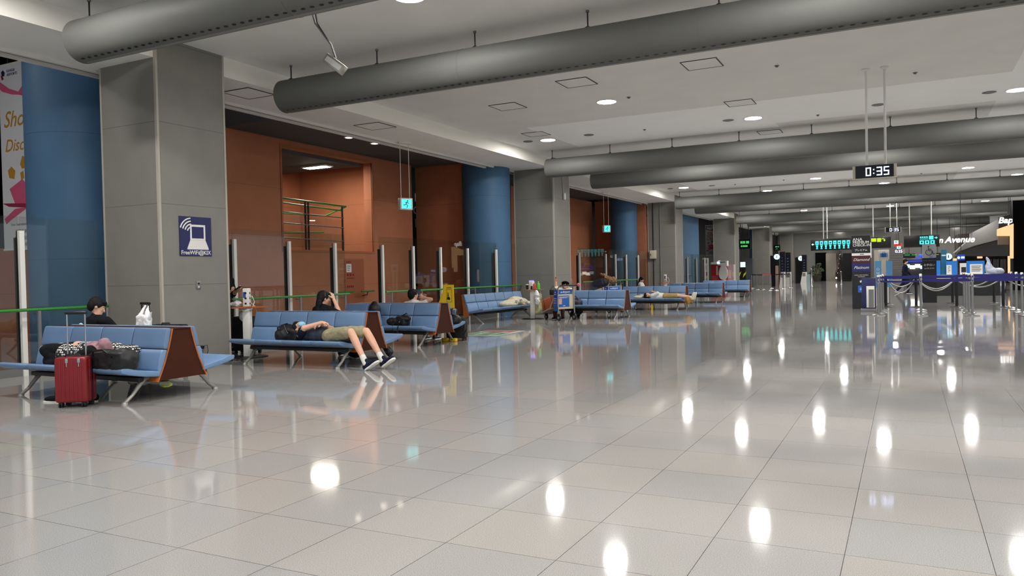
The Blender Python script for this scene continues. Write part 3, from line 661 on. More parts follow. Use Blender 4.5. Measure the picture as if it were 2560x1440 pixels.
t = thing('trolley_case', 'small black case with tall pulled-up handle behind the nearest bench', 'suitcase', (-9.68, 7.5, 0))
b = MB(); b.box(V((0, 0, .33)), (.3, .22, .55), BAGBK, bev=.03); b.build('shell', t)
b = MB(); b.tube([(-.075, 0, .6), (-.075, 0, 1.03)], .011, BLACK); b.tube([(.075, 0, .6), (.075, 0, 1.03)], .011, BLACK); b.box(V((0, 0, 1.035)), (.2, .035, .035), BLACK, bev=.01); b.build('handle', t)
for sx in (-1, 1):
    b = MB(); b.cyl((sx*.1-.01, 0, .028), (sx*.1+.01, 0, .028), .028, BLACK); b.build('wheel', t)
suitcase('suitcase', 'large black suitcase on the floor beside the charging stand', (-10.72, 10.42, 0), .2, .46, .28, .62, BAGBK, clasp=False)
suitcase('suitcase', 'black suitcase on yellow feet at the end of the third bench', (-8.26, 13.72, 0), .3, .40, .28, .40, BAGBK, clasp=False)

# ------------------------------------------------------------------ smooth bodies: tapered limbs fused into one surface
def cap(b, p0, p1, r0_, r1_=None, flat=None):
    p0 = V(p0); p1 = V(p1); r1_ = r0_ if r1_ is None else r1_
    d = p1-p0; L = max(d.length, 1e-4); q = d.to_track_quat('Z', 'Y').to_matrix().to_4x4() if L > 1e-3 else Matrix()
    nb = bmesh.new(); rings = []; S = 14
    prof = [(math.sin(a)*r0_, -math.cos(a)*r0_) for a in [PI/2*i/5 for i in range(1, 6)]]+[(math.cos(a)*r1_, L+math.sin(a)*r1_) for a in [PI/2*i/5 for i in range(0, 5)]]
    for r, z in prof: rings.append([nb.verts.new((r*math.cos(2*PI*j/S), r*math.sin(2*PI*j/S), z)) for j in range(S)])
    lo = nb.verts.new((0, 0, -r0_)); hi = nb.verts.new((0, 0, L+r1_))
    for a, c in zip(rings, rings[1:]):
        for j in range(S): nb.faces.new([a[j], a[(j+1) % S], c[(j+1) % S], c[j]])
    for j in range(S): nb.faces.new([lo, rings[0][(j+1) % S], rings[0][j]]); nb.faces.new([hi, rings[-1][j], rings[-1][(j+1) % S]])
    b.add(nb, SKIN, Matrix.Translation(p0) @ q)
def blob(name, prims, m, parent=None, voxel=.011, smooth=5, folds=0., fscale=9., mats=None):
    b = MB()
    for p in prims:
        if p[0] == 'e': b.ell(V(p[1]), p[2], SKIN, rot=p[3] if len(p) > 3 else None)
        elif p[0] == 'b': b.box(V(p[1]), p[2], SKIN, rot=p[3] if len(p) > 3 else None, bev=min(p[2])*.3)
        else: cap(b, *p)
    me = b.mesh(name); o = bpy.data.objects.new(name, me); C.objects.link(o)
    r = o.modifiers.new('r', 'REMESH'); r.mode = 'VOXEL'; r.voxel_size = voxel; r.use_smooth_shade = True
    s = o.modifiers.new('s', 'SMOOTH'); s.factor = .5; s.iterations = smooth
    ev = o.evaluated_get(bpy.context.evaluated_depsgraph_get()); m2 = bpy.data.meshes.new_from_object(ev)
    o.modifiers.clear(); o.data = m2; bpy.data.meshes.remove(me)
    m2.materials.clear(); m2.materials.append(m)
    if folds:
        nr = [v.normal.copy() for v in m2.vertices]
        for v, n in zip(m2.vertices, nr):
            p = v.co*fscale; f = noise.noise(V((p.x, p.y*1.6, p.z)))+.5*noise.noise(V((p.x*2.3+5, p.y*2.3, p.z*2.3)))
            v.co += n*(f*folds)
    for p in m2.polygons: p.use_smooth = True
    if parent is not None: o.parent = parent
    return o
def head_prims(c, f, u, s=1.):
    c = V(c); f = V(f).normalized(); sd = f.cross(V(u)).normalized(); u = sd.cross(f).normalized()
    R = Matrix((sd, f, u)).transposed()
    P = lambda a, b_, c_: c+(sd*a+f*b_+u*c_)*s
    E = lambda p, r: ('e', P(*p), tuple(x*s for x in r), R)
    pr = [E((0, -.012, .022), (.074, .093, .088)), E((0, .022, -.030), (.060, .068, .078)), E((0, .045, -.085), (.032, .030, .026)),
          (P(0, .088, .012), P(0, .105, -.022), .008*s, .014*s), E((0, .083, -.052), (.026, .014, .009)), E((0, .082, .030), (.05, .012, .008)),
          E((-.076, -.005, -.01), (.009, .018, .030)), E((.076, -.005, -.01), (.009, .018, .030)),
          E((-.036, .066, -.02), (.024, .02, .022)), E((.036, .066, -.02), (.024, .02, .022))]
    return pr, P, R
def face_parts(body, P, R, s=1.):
    b = MB()
    for a in (-.031, .031):
        b.ell(P(a, .080, .006), (.013*s, .008*s, .008*s), WHITE, rot=R, seg=10); b.ell(P(a, .086, .006), (.006*s, .004*s, .006*s), BLACK, rot=R, seg=8)
    b.build('eyes', body)
    b = MB()
    for a in (-.031, .031): b.box(P(a, .087, .028), (.036*s, .006*s, .007*s), BLACK, rot=R, bev=.002)
    b.build('eyebrows', body)
def hand(P0, d, palm_n, side, s=1., curl=.5):
    # palm from the wrist P0 along d; palm_n is the way the palm faces; side +1/-1 chooses the thumb edge
    P0 = V(P0); d = V(d).normalized(); n = V(palm_n); n = (n-d*n.dot(d)).normalized(); t = d.cross(n).normalized()*side
    R = Matrix((t, d, n)).transposed(); out = [('e', P0+d*.045*s, (.040*s, .052*s, .017*s), R), (P0-d*.02*s, P0+d*.03*s, .026*s, .027*s)]
    for i, (o, L) in enumerate(((.030, .070), (.010, .078), (-.010, .073), (-.029, .058))):
        a = P0+(d*.085+t*o)*s; k = curl*(1+.12*i)
        d1 = (d*math.cos(k)+n*math.sin(k)).normalized(); d2 = (d*math.cos(k*2.1)+n*math.sin(k*2.1)).normalized()
        m_ = a+d1*L*.5*s; e_ = m_+d2*L*.5*s
        out += [(a, m_, .0098*s, .009*s), (m_, e_, .009*s, .0075*s)]
    a = P0+(d*.022+t*.032)*s; m_ = a+(d*.028+t*.026+n*.012)*s; e_ = m_+(d*.028+t*.006+n*.016)*s
    out += [(a, m_, .0125*s, .011*s), (m_, e_, .011*s, .009*s)]
    return out
def arm(sh, el, wr, r=1.): return [(sh, el, .050*r, .041*r), (el, V(el)+(V(wr)-V(el))*.35, .041*r, .040*r), (V(el)+(V(wr)-V(el))*.35, wr, .040*r, .026*r)]
def leg(hip, kn, an, r=1.): return [(hip, kn, .085*r, .056*r), (kn, V(kn)+(V(an)-V(kn))*.3, .056*r, .058*r), (V(kn)+(V(an)-V(kn))*.3, an, .058*r, .036*r)]
def shoe(parent, an, toe, dn, m, sole=WHITE, L=.27, name='shoe'):
    # ankle, direction of the toe, direction from ankle to sole
    an = V(an); f = V(toe).normalized(); d = V(dn); d = (d-f*d.dot(f)).normalized(); s_ = f.cross(d)
    R = Matrix((s_, f, -d)).transposed(); base = an+d*.065
    o = blob(name, [('e', base-f*.035-d*.010, (.042, .062, .048), R), ('e', base+f*.07-d*.0, (.046, .10, .036), R), ('e', base+f*.135+d*.004, (.042, .055, .026), R), (an-d*.01, base-f*.01, .043, .046)], m, parent, .008, 4)
    c = base+f*.045+d*.034; nb = MB()
    prof = [(.0, -.115), (.032, -.108), (.04, -.07), (.036, -.01), (.047, .07), (.044, .115), (.026, .150), (0, .158), (-.03, .148), (-.046, .11), (-.047, .06), (-.036, -.01), (-.04, -.07), (-.032, -.108)]
    nb.prism(prof, .026, sole, Matrix(((s_.x, f.x, d.x, c.x), (s_.y, f.y, d.y, c.y), (s_.z, f.z, d.z, c.z), (0, 0, 0, 1))) @ Matrix.Translation((0, 0, -.010)), bev=.006)
    nb.build('sole', o); return o
def torso(hip, neck, side, s=1., k=1.):
    # hip centre, base of the neck, unit vector to the person's own left
    hip = V(hip); neck = V(neck); ax = (neck-hip); L = ax.length; ax.normalize(); side = V(side); side = (side-ax*side.dot(ax)).normalized(); f = side.cross(ax).normalized()
    R = Matrix((side, f, ax)).transposed(); P = lambda t, o=0, g=0: hip+ax*L*t+side*o+f*g
    return [('e', P(.02), (.165*s*k, .115*s*k, .11*s*k), R), ('e', P(.30), (.145*s*k, .105*s*k, .14*s*k), R), ('e', P(.58), (.160*s*k, .115*s*k, .15*s*k), R),
            ('e', P(.80), (.170*s*k, .105*s*k, .12*s*k), R), (P(.88, -.15*s), P(.88, .15*s), .058*s*k), (P(.93), P(1.02), .07*s*k, .055*s)]
def person(label, prims, headspec, hairp, clothes=(), s=1., shoes=(), voxel=.0075):
    hp, P, R = head_prims(*headspec)
    body = blob('person', prims+hp, SKIN, None, voxel, 5); tag(body, label, 'person')
    hair = [(('e', P(*c), tuple(x*s for x in r), R)) for c, r in hairp]
    o = blob('hair', hair, HAIR, body, .007, 3, .004, 28.)
    face_parts(body, P, R, headspec[3] if len(headspec) > 3 else 1.)
    for name, pr, m, fo in clothes: blob(name, pr, m, body, .010, 5, fo, 9.)
    for sp in shoes: shoe(body, *sp)
    return body, P, R
HAIR_SHORT = [((0, -.022, .045), (.083, .098, .085)), ((0, -.055, .0), (.078, .065, .085)), ((0, .045, .078), (.062, .05, .035)), ((-.06, -.01, .03), (.026, .06, .05)), ((.06, -.01, .03), (.026, .06, .05)), ((0, .075, .062), (.05, .022, .022))]
HAIR_LONG = HAIR_SHORT+[((0, -.075, -.09), (.075, .05, .12)), ((0, -.085, -.19), (.06, .04, .12))]
def swell(prims, g): # the same limbs a little larger: cloth over the body
    out = []
    for p in prims:
        if p[0] == 'e': out.append(('e', p[1], tuple(x+g for x in p[2]))+tuple(p[3:]))
        else: out.append((p[0], p[1], p[2]+g)+((p[3]+g,) if len(p) > 3 else ()))
    return out

# young man in black on the far side of the nearest bench
hx, hy = -9.55, 6.70
T = torso((hx, hy+.02, .49), (hx-.01, hy-.05, .885), (-1, .15, 0), .98)
sh = [(hx-.185, hy+.0, .835), (hx+.185, hy-.03, .835)]; el = [(hx-.24, hy+.18, .60), (hx+.25, hy+.15, .60)]; wr = [(hx-.06, hy+.36, .64), (hx+.08, hy+.36, .63)]
A = [arm(sh[i], el[i], wr[i]) for i in (0, 1)]
Lg = [leg((hx-.10, hy+.06, .46), (hx-.13, hy+.50, .47), (hx-.13, hy+.58, .10)), leg((hx+.10, hy+.06, .46), (hx+.13, hy+.50, .47), (hx+.13, hy+.56, .10))]
nk = [((hx, hy-.05, .87), (hx+.015, hy-.03, .96), .056, .052)]
H = hand(wr[0], (.5, .8, .2), (0, 0, 1), 1)+hand(wr[1], (-.5, .8, .2), (0, 0, 1), -1)
p1, P, R = person('young man in black t-shirt sitting with his back turned on the nearest bench', T+A[0]+A[1]+Lg[0]+Lg[1]+nk+H, ((hx-.005, hy-.03, 1.025), (.55, .70, -.45), (.1, .3, 1), 1.0),
    HAIR_SHORT, [('t_shirt', swell(T, .012)+swell([A[0][0], A[1][0]], .014), CLOTHBK, .006), ('trousers', swell([x for l in Lg for x in l], .014)+[('e', (hx, hy+.03, .47), (.19, .14, .11))], CLOTHBK, .006)], 1.01,
    [((hx-.13, hy+.58, .10), (0, 1, 0), (0, 0, -1), BLACK), ((hx+.13, hy+.56, .10), (0, 1, 0), (0, 0, -1), BLACK)])
b = MB()
for i, (dx, dz, r) in enumerate(((-.12, .0, .05), (-.06, -.03, .04), (-.1, -.07, .035))): b.ell(V((hx+dx, hy-.185, .78+dz)), (r, .012, r*.8), WHITE if i != 1 else GREYP, seg=12)
b.build('shirt_print', p1)
b = MB(); b.box(V((hx+.01, hy+.47, .69)), (.075, .15, .01), BLACK, rot=Matrix.Rotation(.5, 3, 'X'), bev=.003); tag(b.build('phone'), 'black phone in the hands of the young man on the nearest bench', 'phone')

# person lying on the near seats of the nearest bench
y = 5.78
prims = []
hip = (-8.62, y, .52); nkb = (-8.13, y+.06, .50)
T = torso(hip, nkb, (.1, -.35, .94), .95)
Lg = [leg((-8.66, y-.05, .56), (-9.14, y-.06, .55), (-8.80, y-.12, .44), .95), leg((-8.66, y+.04, .47), (-9.22, y+.02, .43), (-8.86, y-.16, .41), .95)]
A = [arm((-8.20, y-.13, .58), (-8.33, y-.25, .43), (-8.10, y-.30, .44), .95), arm((-8.20, y+.18, .5), (-8.05, y+.12, .45), (-7.9, y+.0, .46), .95)]
nk = [((-8.13, y+.06, .50), (-8.03, y+.09, .49), .055)]
hc = (-7.95, y+.13, .49)
H = hand((-8.10, y-.30, .44), (1, -.1, 0), (0, 0, -1), 1)+hand((-7.9, y+.0, .46), (.8, -.3, .1), (0, 0, -1), -1)
p2, P, R = person('person lying curled in black trousers and mauve top on the nearest bench', T+Lg[0]+Lg[1]+A[0]+A[1]+nk+H, (hc, (-.1, -.3, .9), (1, .1, 0), .95), HAIR_LONG,
    [('trousers', swell([x for l in Lg for x in l], .022)+[('e', (-8.62, y, .51), (.15, .15, .15))], CLOTHBK, .010), ('top', swell(T[1:], .018)+swell([A[0][0]], .018), MAUVE, .012),
     ('jacket_sleeve', [((-8.20, y-.15, .57), (-8.35, y-.29, .44), .075, .07), ((-8.35, y-.29, .44), (-8.12, y-.32, .43), .07, .055)], CLOTHBK, .008)], 1.0, [])
chk = bpy.data.materials.new('checked_cloth'); chk.use_nodes = True; nt = chk.node_tree; ck = nt.nodes.new('ShaderNodeTexVoronoi'); ck.inputs['Scale'].default_value = 38; ck.inputs['Randomness'].default_value = .15
gn = nt.nodes.new('ShaderNodeNewGeometry'); nt.links.new(gn.outputs['Position'], ck.inputs['Vector']); ra = nt.nodes.new('ShaderNodeValToRGB'); ra.color_ramp.interpolation = 'CONSTANT'
ra.color_ramp.elements[0].color = (.75, .73, .70, 1); ra.color_ramp.elements[1].position = .42; ra.color_ramp.elements[1].color = (.015, .014, .018, 1); nt.links.new(ck.outputs['Distance'], ra.inputs[0]); nt.links.new(ra.outputs[0], nt.nodes['Principled BSDF'].inputs['Base Color']); nt.nodes['Principled BSDF'].inputs['Roughness'].default_value = .9
o = blob('scarf', [('e', (-8.68, y-.05, .52), (.16, .17, .135)), ('e', (-8.50, y+.0, .56), (.15, .13, .11)), ('e', (-7.98, y+.16, .55), (.17, .12, .08)), ('e', (-8.2, y+.13, .60), (.14, .09, .05))], chk, None, .011, 4, .012, 9.)
tag(o, 'black and white dotted scarf spread over the person lying on the nearest bench', 'scarf')
o = blob('pillow', [('e', (-9.22, y+.08, .50), (.10, .13, .085)), ('e', (-9.14, y+.12, .56), (.09, .08, .06))], CLOTHWH, None, .011, 3, .012, 9.); tag(o, 'white crumpled cloth behind the knees of the person on the nearest bench', 'cloth')
def bag(name, label, cat, prims, m, straps=(), voxel=.012, folds=.01, loc=None, pocket=None):
    o = blob(name, prims, m, None, voxel, 4, folds, 10.); tag(o, label, cat)
    for s_ in straps:
        b = MB(); b.tube(s_, .012, BLACK, 8); b.build('strap', o)
    if pocket:
        b = MB(); b.tube(pocket, .005, DARK, 6); b.build('zipper', o)
    return o
bag('travel_bag', 'large black travel bag on the right seats of the nearest bench', 'bag', [('b', (-7.76, y-.18, .485), (.56, .26, .24)), ('e', (-7.95, y-.16, .48), (.22, .15, .125)), ('e', (-7.6, y-.17, .5), (.15, .14, .13))], BAGBK,
    [[(-7.95, y-.30, .52), (-7.9, y-.33, .60), (-7.75, y-.32, .615), (-7.62, y-.31, .54)]], pocket=[(-8.0, y-.315, .56), (-7.75, y-.325, .585), (-7.52, y-.31, .57)])
for (x, yy, l) in ((-8.68, 5.45, 'black white-soled shoe on the floor left of the maroon suitcase'), (-8.36, 5.62, 'black white-soled shoe on the floor behind the maroon suitcase')):
    o = shoe(None, (x+.12, yy+.03, .105), (-1, -.25, 0), (0, 0, -1), CLOTHBK); tag(o, l, 'shoe', 'shoes under the nearest bench')

# man lying on the second bench, mask, khaki shorts, feet on the floor
y = 9.13
hc = V((-8.33, y+.02, .575)); nb_ = (-8.19, y+.02, .50); hip = (-7.66, y, .475)
T = torso(hip, nb_, (0, 1, .0), 1.0)
kL, kR = (-7.24, y-.10, .545), (-7.13, y+.12, .54); aL, aR = (-6.96, y-.16, .14), (-6.84, y+.08, .16)
Lg = [leg((-7.64, y-.10, .48), kL, aL), leg((-7.64, y+.10, .48), kR, aR)]
eL, eR = (-7.90, y-.13, .62), (-7.86, y+.22, .56)
A = [[((-8.14, y-.17, .52), eL, .05, .044), (eL, (-7.74, y-.02, .66), .044, .03)], [((-8.14, y+.19, .50), eR, .05, .042), (eR, (-7.84, y-.05, .64), .042, .028)]]
A[0] = [((-8.14, y-.18, .50), (-8.02, y-.22, .60), .052, .046), ((-8.02, y-.22, .60), (-7.78, y-.10, .675), .044, .030)]
nk = [(nb_, hc+V((.06, 0, -.03)), .058, .055)]
H = hand((-7.78, y-.10, .675), (.8, .5, -.15), (0, 0, -1), -1, curl=.8)+hand((-7.84, y-.05, .64), (-.3, -.9, .05), (0, 0, -1), 1, curl=.7)
p3, P, R = person('man in face mask, t-shirt and khaki shorts lying on the second bench', T+A[0]+A[1]+Lg[0]+Lg[1]+nk+H, (hc, (.22, -.12, .95), (-1, 0, .25), 1.0), HAIR_SHORT,
    [('t_shirt', swell(T[1:], .016)+swell([(T[1][1], T[2][1], .13)], 0), CLOTHNV, .008),
     ('sleeve', [((-8.15, y-.14, .50), (-8.07, y-.21, .555), .082, .068)], NAVYC, .004), ('sleeve', [((-8.14, y+.15, .50), (-8.02, y+.2, .53), .08, .066)], NAVYC, .004),
     ('shorts', [('e', (-7.66, y, .475), (.15, .19, .125)), ((-7.62, y-.10, .485), (-7.33, y-.11, .535), .108, .098), ((-7.62, y+.10, .485), (-7.24, y+.11, .53), .108, .098)], KHAKI, .012)], 1.0, [], voxel=.007)
b = MB()
for i in range(3):
    x = -8.14+i*.028; b.tube([(x, y-.219, .50), (x+.012, y-.246, .545), (x+.04, y-.262, .585)], .009, YEL, 6)
b.build('sleeve_stripe', p3)
mk = mat('mask_blue', (140, 196, 222), .7, noise_=.05)
Rm = R; b = MB(); b.ell(P(0, .074, -.045), (.064, .045, .052), mk, rot=R, seg=16); b.tube([P(-.06, .06, -.03), P(-.078, .0, -.005)], .002, WHITE, 5); b.tube([P(.06, .06, -.03), P(.078, .0, -.005)], .002, WHITE, 5); b.build('face_mask', p3)
for (kn, an) in ((kL, aL), (kR, aR)):
    a = V(an); d = (V(an)-V(kn)).normalized(); blob('sock', [(a-d*.07, a+d*.05, .045, .048)], CLOTHWH, p3, .008, 3)
for an, nm in ((aL, 0), (aR, 1)): shoe(p3, V(an)+V((.03, 0, -.015)), (.80, .05-.1*nm, .50), (.42, -.1, -.80), NAVYC)
bag('backpack', 'black backpack used as a pillow on the second bench', 'backpack', [('e', (-8.56, y+.02, .50), (.17, .15, .14)), ('e', (-8.42, y+.05, .52), (.14, .14, .10)), ('e', (-8.60, y-.1, .47), (.12, .06, .10)), ('b', (-8.5, y+.05, .45), (.36, .24, .14))], BAGBK,
    [[(-8.66, y-.1, .50), (-8.6, y-.16, .60), (-8.5, y-.13, .63), (-8.42, y-.14, .5)], [(-8.7, y-.04, .5), (-8.66, y-.02, .62), (-8.55, y-.0, .65)]])

# woman on the far side of the second bench, hand at her head
hx, hy = -8.62, 10.05
T = torso((hx, hy+.08, .49), (hx, hy-.02, .86), (-1, 0, 0), .95)
A = [arm((hx-.17, hy, .80), (hx-.26, hy+.18, .60), (hx-.1, hy+.36, .6), .9), [((hx+.17, hy, .80), (hx+.32, hy+.04, .76), .05, .042), ((hx+.32, hy+.04, .76), (hx+.13, hy+.10, 1.02), .04, .025)]]
A[1][0] = ((hx+.16, hy, .80), (hx+.31, hy+.05, .74), .05, .042); A[1][1] = ((hx+.31, hy+.05, .74), (hx+.14, hy+.10, .985), .040, .026)
Lg = [leg((hx-.10, hy+.1, .46), (hx-.13, hy+.52, .47), (hx-.13, hy+.6, .10)), leg((hx+.10, hy+.1, .46), (hx+.13, hy+.52, .47), (hx+.13, hy+.58, .10))]
nk = [((hx, hy-.02, .85), (hx+.0, hy, .95), .05)]
H = hand((hx+.14, hy+.10, .985), (-.35, .1, .9), (-1, 0, -.2), 1, curl=.35)+hand((hx-.1, hy+.36, .6), (.6, .7, 0), (0, 0, 1), 1)
p4, P, R = person('woman with long black hair resting her hand on her head, second bench', T+A[0]+A[1]+Lg[0]+Lg[1]+nk+H, ((hx+.01, hy+.01, 1.005), (.45, .85, -.15), (0, 0, 1), .98), HAIR_LONG,
    [('t_shirt', swell(T, .014)+swell([A[0][0], A[1][0]], .016), CLOTHBK, .006), ('trousers', swell([x for l in Lg for x in l], .016), CLOTHBK, .006)], 1.02, [((hx-.13, hy+.6, .10), (0, 1, 0), (0, 0, -1), BLACK), ((hx+.13, hy+.58, .10), (0, 1, 0), (0, 0, -1), BLACK)])
b = MB(); pts = [P(math.cos(a)*.087, -.02, .03+math.sin(a)*.098) for a in [PI*i/14 for i in range(15)]]; b.tube(pts, .008, mat('hair_band', (50, 52, 60), .5), 8); b.build('hair_band', p4)

# man in white on the far side of the third bench holding up a phone
hx, hy = -9.02, 13.3
T = torso((hx, hy+.1, .46), (hx, hy-.02, .80), (-1, 0, 0), 1.0)
A = [[((hx-.19, hy, .76), (hx-.20, hy+.22, .66), .05, .044), ((hx-.20, hy+.22, .66), (hx+.0, hy+.30, .86), .042, .027)], [((hx+.19, hy+.0, .76), (hx+.40, hy+.02, .86), .05, .042), ((hx+.40, hy+.02, .86), (hx+.12, hy+.12, .90), .04, .027)]]
Lg = [leg((hx-.10, hy+.1, .44), (hx-.13, hy+.52, .47), (hx-.13, hy+.6, .10)), leg((hx+.10, hy+.1, .44), (hx+.13, hy+.52, .47), (hx+.13, hy+.58, .10))]
nk = [((hx, hy-.02, .80), (hx-.01, hy-.0, .88), .056)]
H = hand((hx+.12, hy+.12, .90), (-.6, .3, .5), (-.3, .8, 0), 1, curl=.4)+hand((hx+.0, hy+.30, .86), (.5, .2, .7), (.3, -.8, 0), 1)
p6, P, R = person('man in white t-shirt holding up a phone on the third bench', T+A[0]+A[1]+Lg[0]+Lg[1]+nk+H, ((hx-.02, hy+.01, .955), (.35, .93, .1), (0, 0, 1), 1.0), HAIR_SHORT,
    [('t_shirt', swell(T, .016)+swell([A[0][0]], .018)+[((hx+.18, hy, .76), (hx+.30, hy+.01, .81), .068, .06)], CLOTHWH, .006), ('trousers', swell([x for l in Lg for x in l], .016), CLOTHBK, .006)], 1.05, [((hx-.13, hy+.6, .10), (0, 1, 0), (0, 0, -1), BLACK), ((hx+.13, hy+.58, .10), (0, 1, 0), (0, 0, -1), BLACK)])
pc = at(1047, 733, hy+.22)
b = MB(); b.box(pc, (.085, .012, .165), BLACK, rot=Matrix.Rotation(.3, 3, 'Z'), bev=.004); o = tag(b.build('phone'), 'phone held up by the man in white on the third bench', 'phone'); b = MB(); b.box(pc+V((.002, -.008, 0)), (.07, .003, .145), mat('phone_glow', (70, 90, 110), .3), rot=Matrix.Rotation(.3, 3, 'Z')); b.build('screen', o)
bag('backpack', 'black backpack sticking up behind the right end of the second bench', 'backpack', [('e', tuple(at(937, 778, 12.35)), (.13, .11, .20)), ('b', tuple(at(937, 778, 12.35)-V((0, 0, .14))), (.24, .18, .24))], BAGBK)
o = bpy.data.objects[-1] if False else None
bag('shoulder_bag', 'black shoulder bag with dangling straps on the third bench', 'bag', [('b', (-8.72, 12.33, .47), (.40, .22, .14)), ('e', (-8.62, 12.33, .53), (.17, .11, .075)), ('e', (-8.86, 12.3, .48), (.12, .1, .08))], BAGBK,
    [[(-8.60, 12.24, .52), (-8.55, 12.10, .47), (-8.55, 12.04, .38), (-8.56, 12.05, .12)], [(-8.72, 12.22, .46), (-8.68, 12.07, .44), (-8.66, 12.04, .30)], [(-8.62, 12.3, .59), (-8.5, 12.28, .64), (-8.45, 12.3, .54)]])

# standing man half hidden by the wifi column
hx, hy = -11.38, 10.50
T = torso((hx, hy, .92), (hx, hy+.0, 1.38), (.2, 1, 0), .98)
A = [arm((hx+.0, hy+.17, 1.32), (hx+.08, hy+.16, 1.08), (hx+.22, hy+.12, 1.14)), arm((hx, hy-.17, 1.32), (hx+.06, hy-.19, 1.04), (hx+.17, hy-.04, 1.12))]
Lg = [leg((hx, hy+.10, .90), (hx+.02, hy+.11, .50), (hx, hy+.11, .10)), leg((hx, hy-.10, .90), (hx+.02, hy-.11, .50), (hx, hy-.11, .10))]
H = hand((hx+.22, hy+.12, 1.14), (.8, -.1, .35), (-.3, 0, 1), 1)+hand((hx+.17, hy-.04, 1.12), (.8, .1, .3), (0, 0, 1), -1)
p5, P, R = person('man in black standing behind the wifi column looking at his phone', T+A[0]+A[1]+Lg[0]+Lg[1]+[((hx, hy, 1.36), (hx+.01, hy, 1.47), .056)]+H, ((hx+.015, hy, 1.535), (.95, -.1, -.35), (0, 0, 1), 1.0), HAIR_SHORT,
    [('t_shirt', swell(T, .016)+swell([A[0][0], A[1][0]], .016), CLOTHBK, .006), ('trousers', swell([x for l in Lg for x in l], .022)+[('e', (hx, hy, .9), (.13, .18, .13))], CLOTHBK, .006)], 1.06, [((hx, hy+.11, .10), (1, 0, 0), (0, 0, -1), BLACK), ((hx, hy-.11, .10), (1, 0, 0), (0, 0, -1), BLACK)])
b = MB(); b.box(V((hx+.31, hy+.06, 1.19)), (.15, .075, .01), BLACK, rot=Matrix.Rotation(-.5, 3, 'Y'), bev=.003); tag(b.build('phone'), 'black phone held by the man standing behind the wifi column', 'phone')

# sleeper under a blanket on the six-seat row
x0 = -10.62
T = torso((x0, 21.0, .47), (x0, 21.45, .47), (1, 0, .2), .95); Lg = [leg((x0-.02, 20.98, .5), (x0+.14, 20.62, .47), (x0-.1, 20.35, .43), .9), leg((x0, 20.98, .44), (x0+.10, 20.66, .42), (x0-.15, 20.4, .41), .9)]
A = [arm((x0+.14, 21.4, .5), (x0+.22, 21.2, .42), (x0+.2, 21.42, .41), .9), arm((x0-.14, 21.4, .46), (x0-.05, 21.3, .42), (x0+.1, 21.5, .42), .9)]
p7, P, R = person('person sleeping under a cream blanket on the single row of six seats', T+Lg[0]+Lg[1]+A[0]+A[1]+[((x0, 21.45, .47), (x0, 21.56, .46), .05)], ((x0+.01, 21.64, .45), (.75, .1, .4), (0, 1, 0), .95), HAIR_SHORT, [('t_shirt', swell(T, .012), BEIGEB, .006)])
o = blob('blanket', [('e', (x0+.02, 20.75, .47), (.24, .30, .115)), ('e', (x0+.02, 21.1, .51), (.24, .32, .16)), ('e', (x0+.04, 21.42, .48), (.22, .26, .12)), ('e', (x0+.14, 20.55, .44), (.16, .2, .08)), ('e', (x0+.1, 21.75, .43), (.14, .17, .07)), ('e', (x0+.02, 20.38, .45), (.24, .20, .095))], BEIGEB, None, .012, 4, .02, 6.)
tag(o, 'cream blanket with a black line drawing over the sleeper on the six-seat row', 'blanket')
b = MB(); 
for (yy, zz, r) in ((20.62, .46, .07), (20.80, .45, .06), (20.70, .52, .05), (21.0, .55, .04)):
    xb = x0+.265; b.tube([(xb-.02+.02*math.sin(a*2), yy+r*math.cos(a), zz+r*.55*math.sin(a)) for a in [2*PI*i/14 for i in range(15)]], .006, BLACK, 5)
b.build('line_drawing', o)

# man behind the luggage cart raising an arm
hx, hy = -9.02, 21.18
T = torso((hx, hy+.05, .46), (hx, hy+.12, .88), (1, .1, 0), .98)
w1 = at(1390, 703, hy-.02); e1 = V((hx-.24, hy-.05, .90))
A = [[((hx-.18, hy+.1, .83), e1, .052, .044), (e1, w1, .042, .028)], arm((hx+.18, hy+.1, .83), (hx+.25, hy-.02, .62), (hx+.12, hy-.2, .6))]
Lg = [leg((hx-.1, hy, .45), (hx-.12, hy-.42, .46), (hx-.12, hy-.45, .1)), leg((hx+.1, hy, .45), (hx+.12, hy-.42, .46), (hx+.12, hy-.45, .1))]
p8, P, R = person('man in black cap behind the luggage cart raising his arm', T+A[0]+A[1]+Lg[0]+Lg[1]+[((hx, hy+.12, .87), (hx+.06, hy+.08, .95), .056)]+hand(w1, (.1, 0, 1), (0, -1, 0), 1), ((at(1413, 712, hy+.06)-V((0, 0, .03))), (.35, -.75, .5), (0, .3, 1), 1.0), HAIR_SHORT,
    [('shirt', swell(T, .02)+swell([A[0][0], A[1][0]], .02), CLOTHWH, .012), ('trousers', swell([x for l in Lg for x in l], .018), mat('brown_cloth', (82, 52, 36), .85, noise_=.2), .008)], 1.0, [((hx-.12, hy-.45, .10), (0, -1, 0), (0, 0, -1), BLACK), ((hx+.12, hy-.45, .10), (0, -1, 0), (0, 0, -1), BLACK)])
blob('cap', [('e', P(0, -.01, .05), (.115, .125, .10), R), ('e', P(0, .09, .045), (.12, .10, .016), R)], CLOTHBK, p8, .007, 3)
b = MB(); b.box(at(1383, 731, 20.9), (.20, .14, .16), BLACK, rot=Matrix.Rotation(.3, 3, 'Z'), bev=.02); o = tag(b.build('shoulder_bag'), 'small black square bag beside the man in black cap', 'bag'); b = MB(); b.tube([at(1376, 724, 20.9), at(1383, 715, 20.9), at(1390, 724, 20.9)], .008, BLACK); b.build('strap', o)

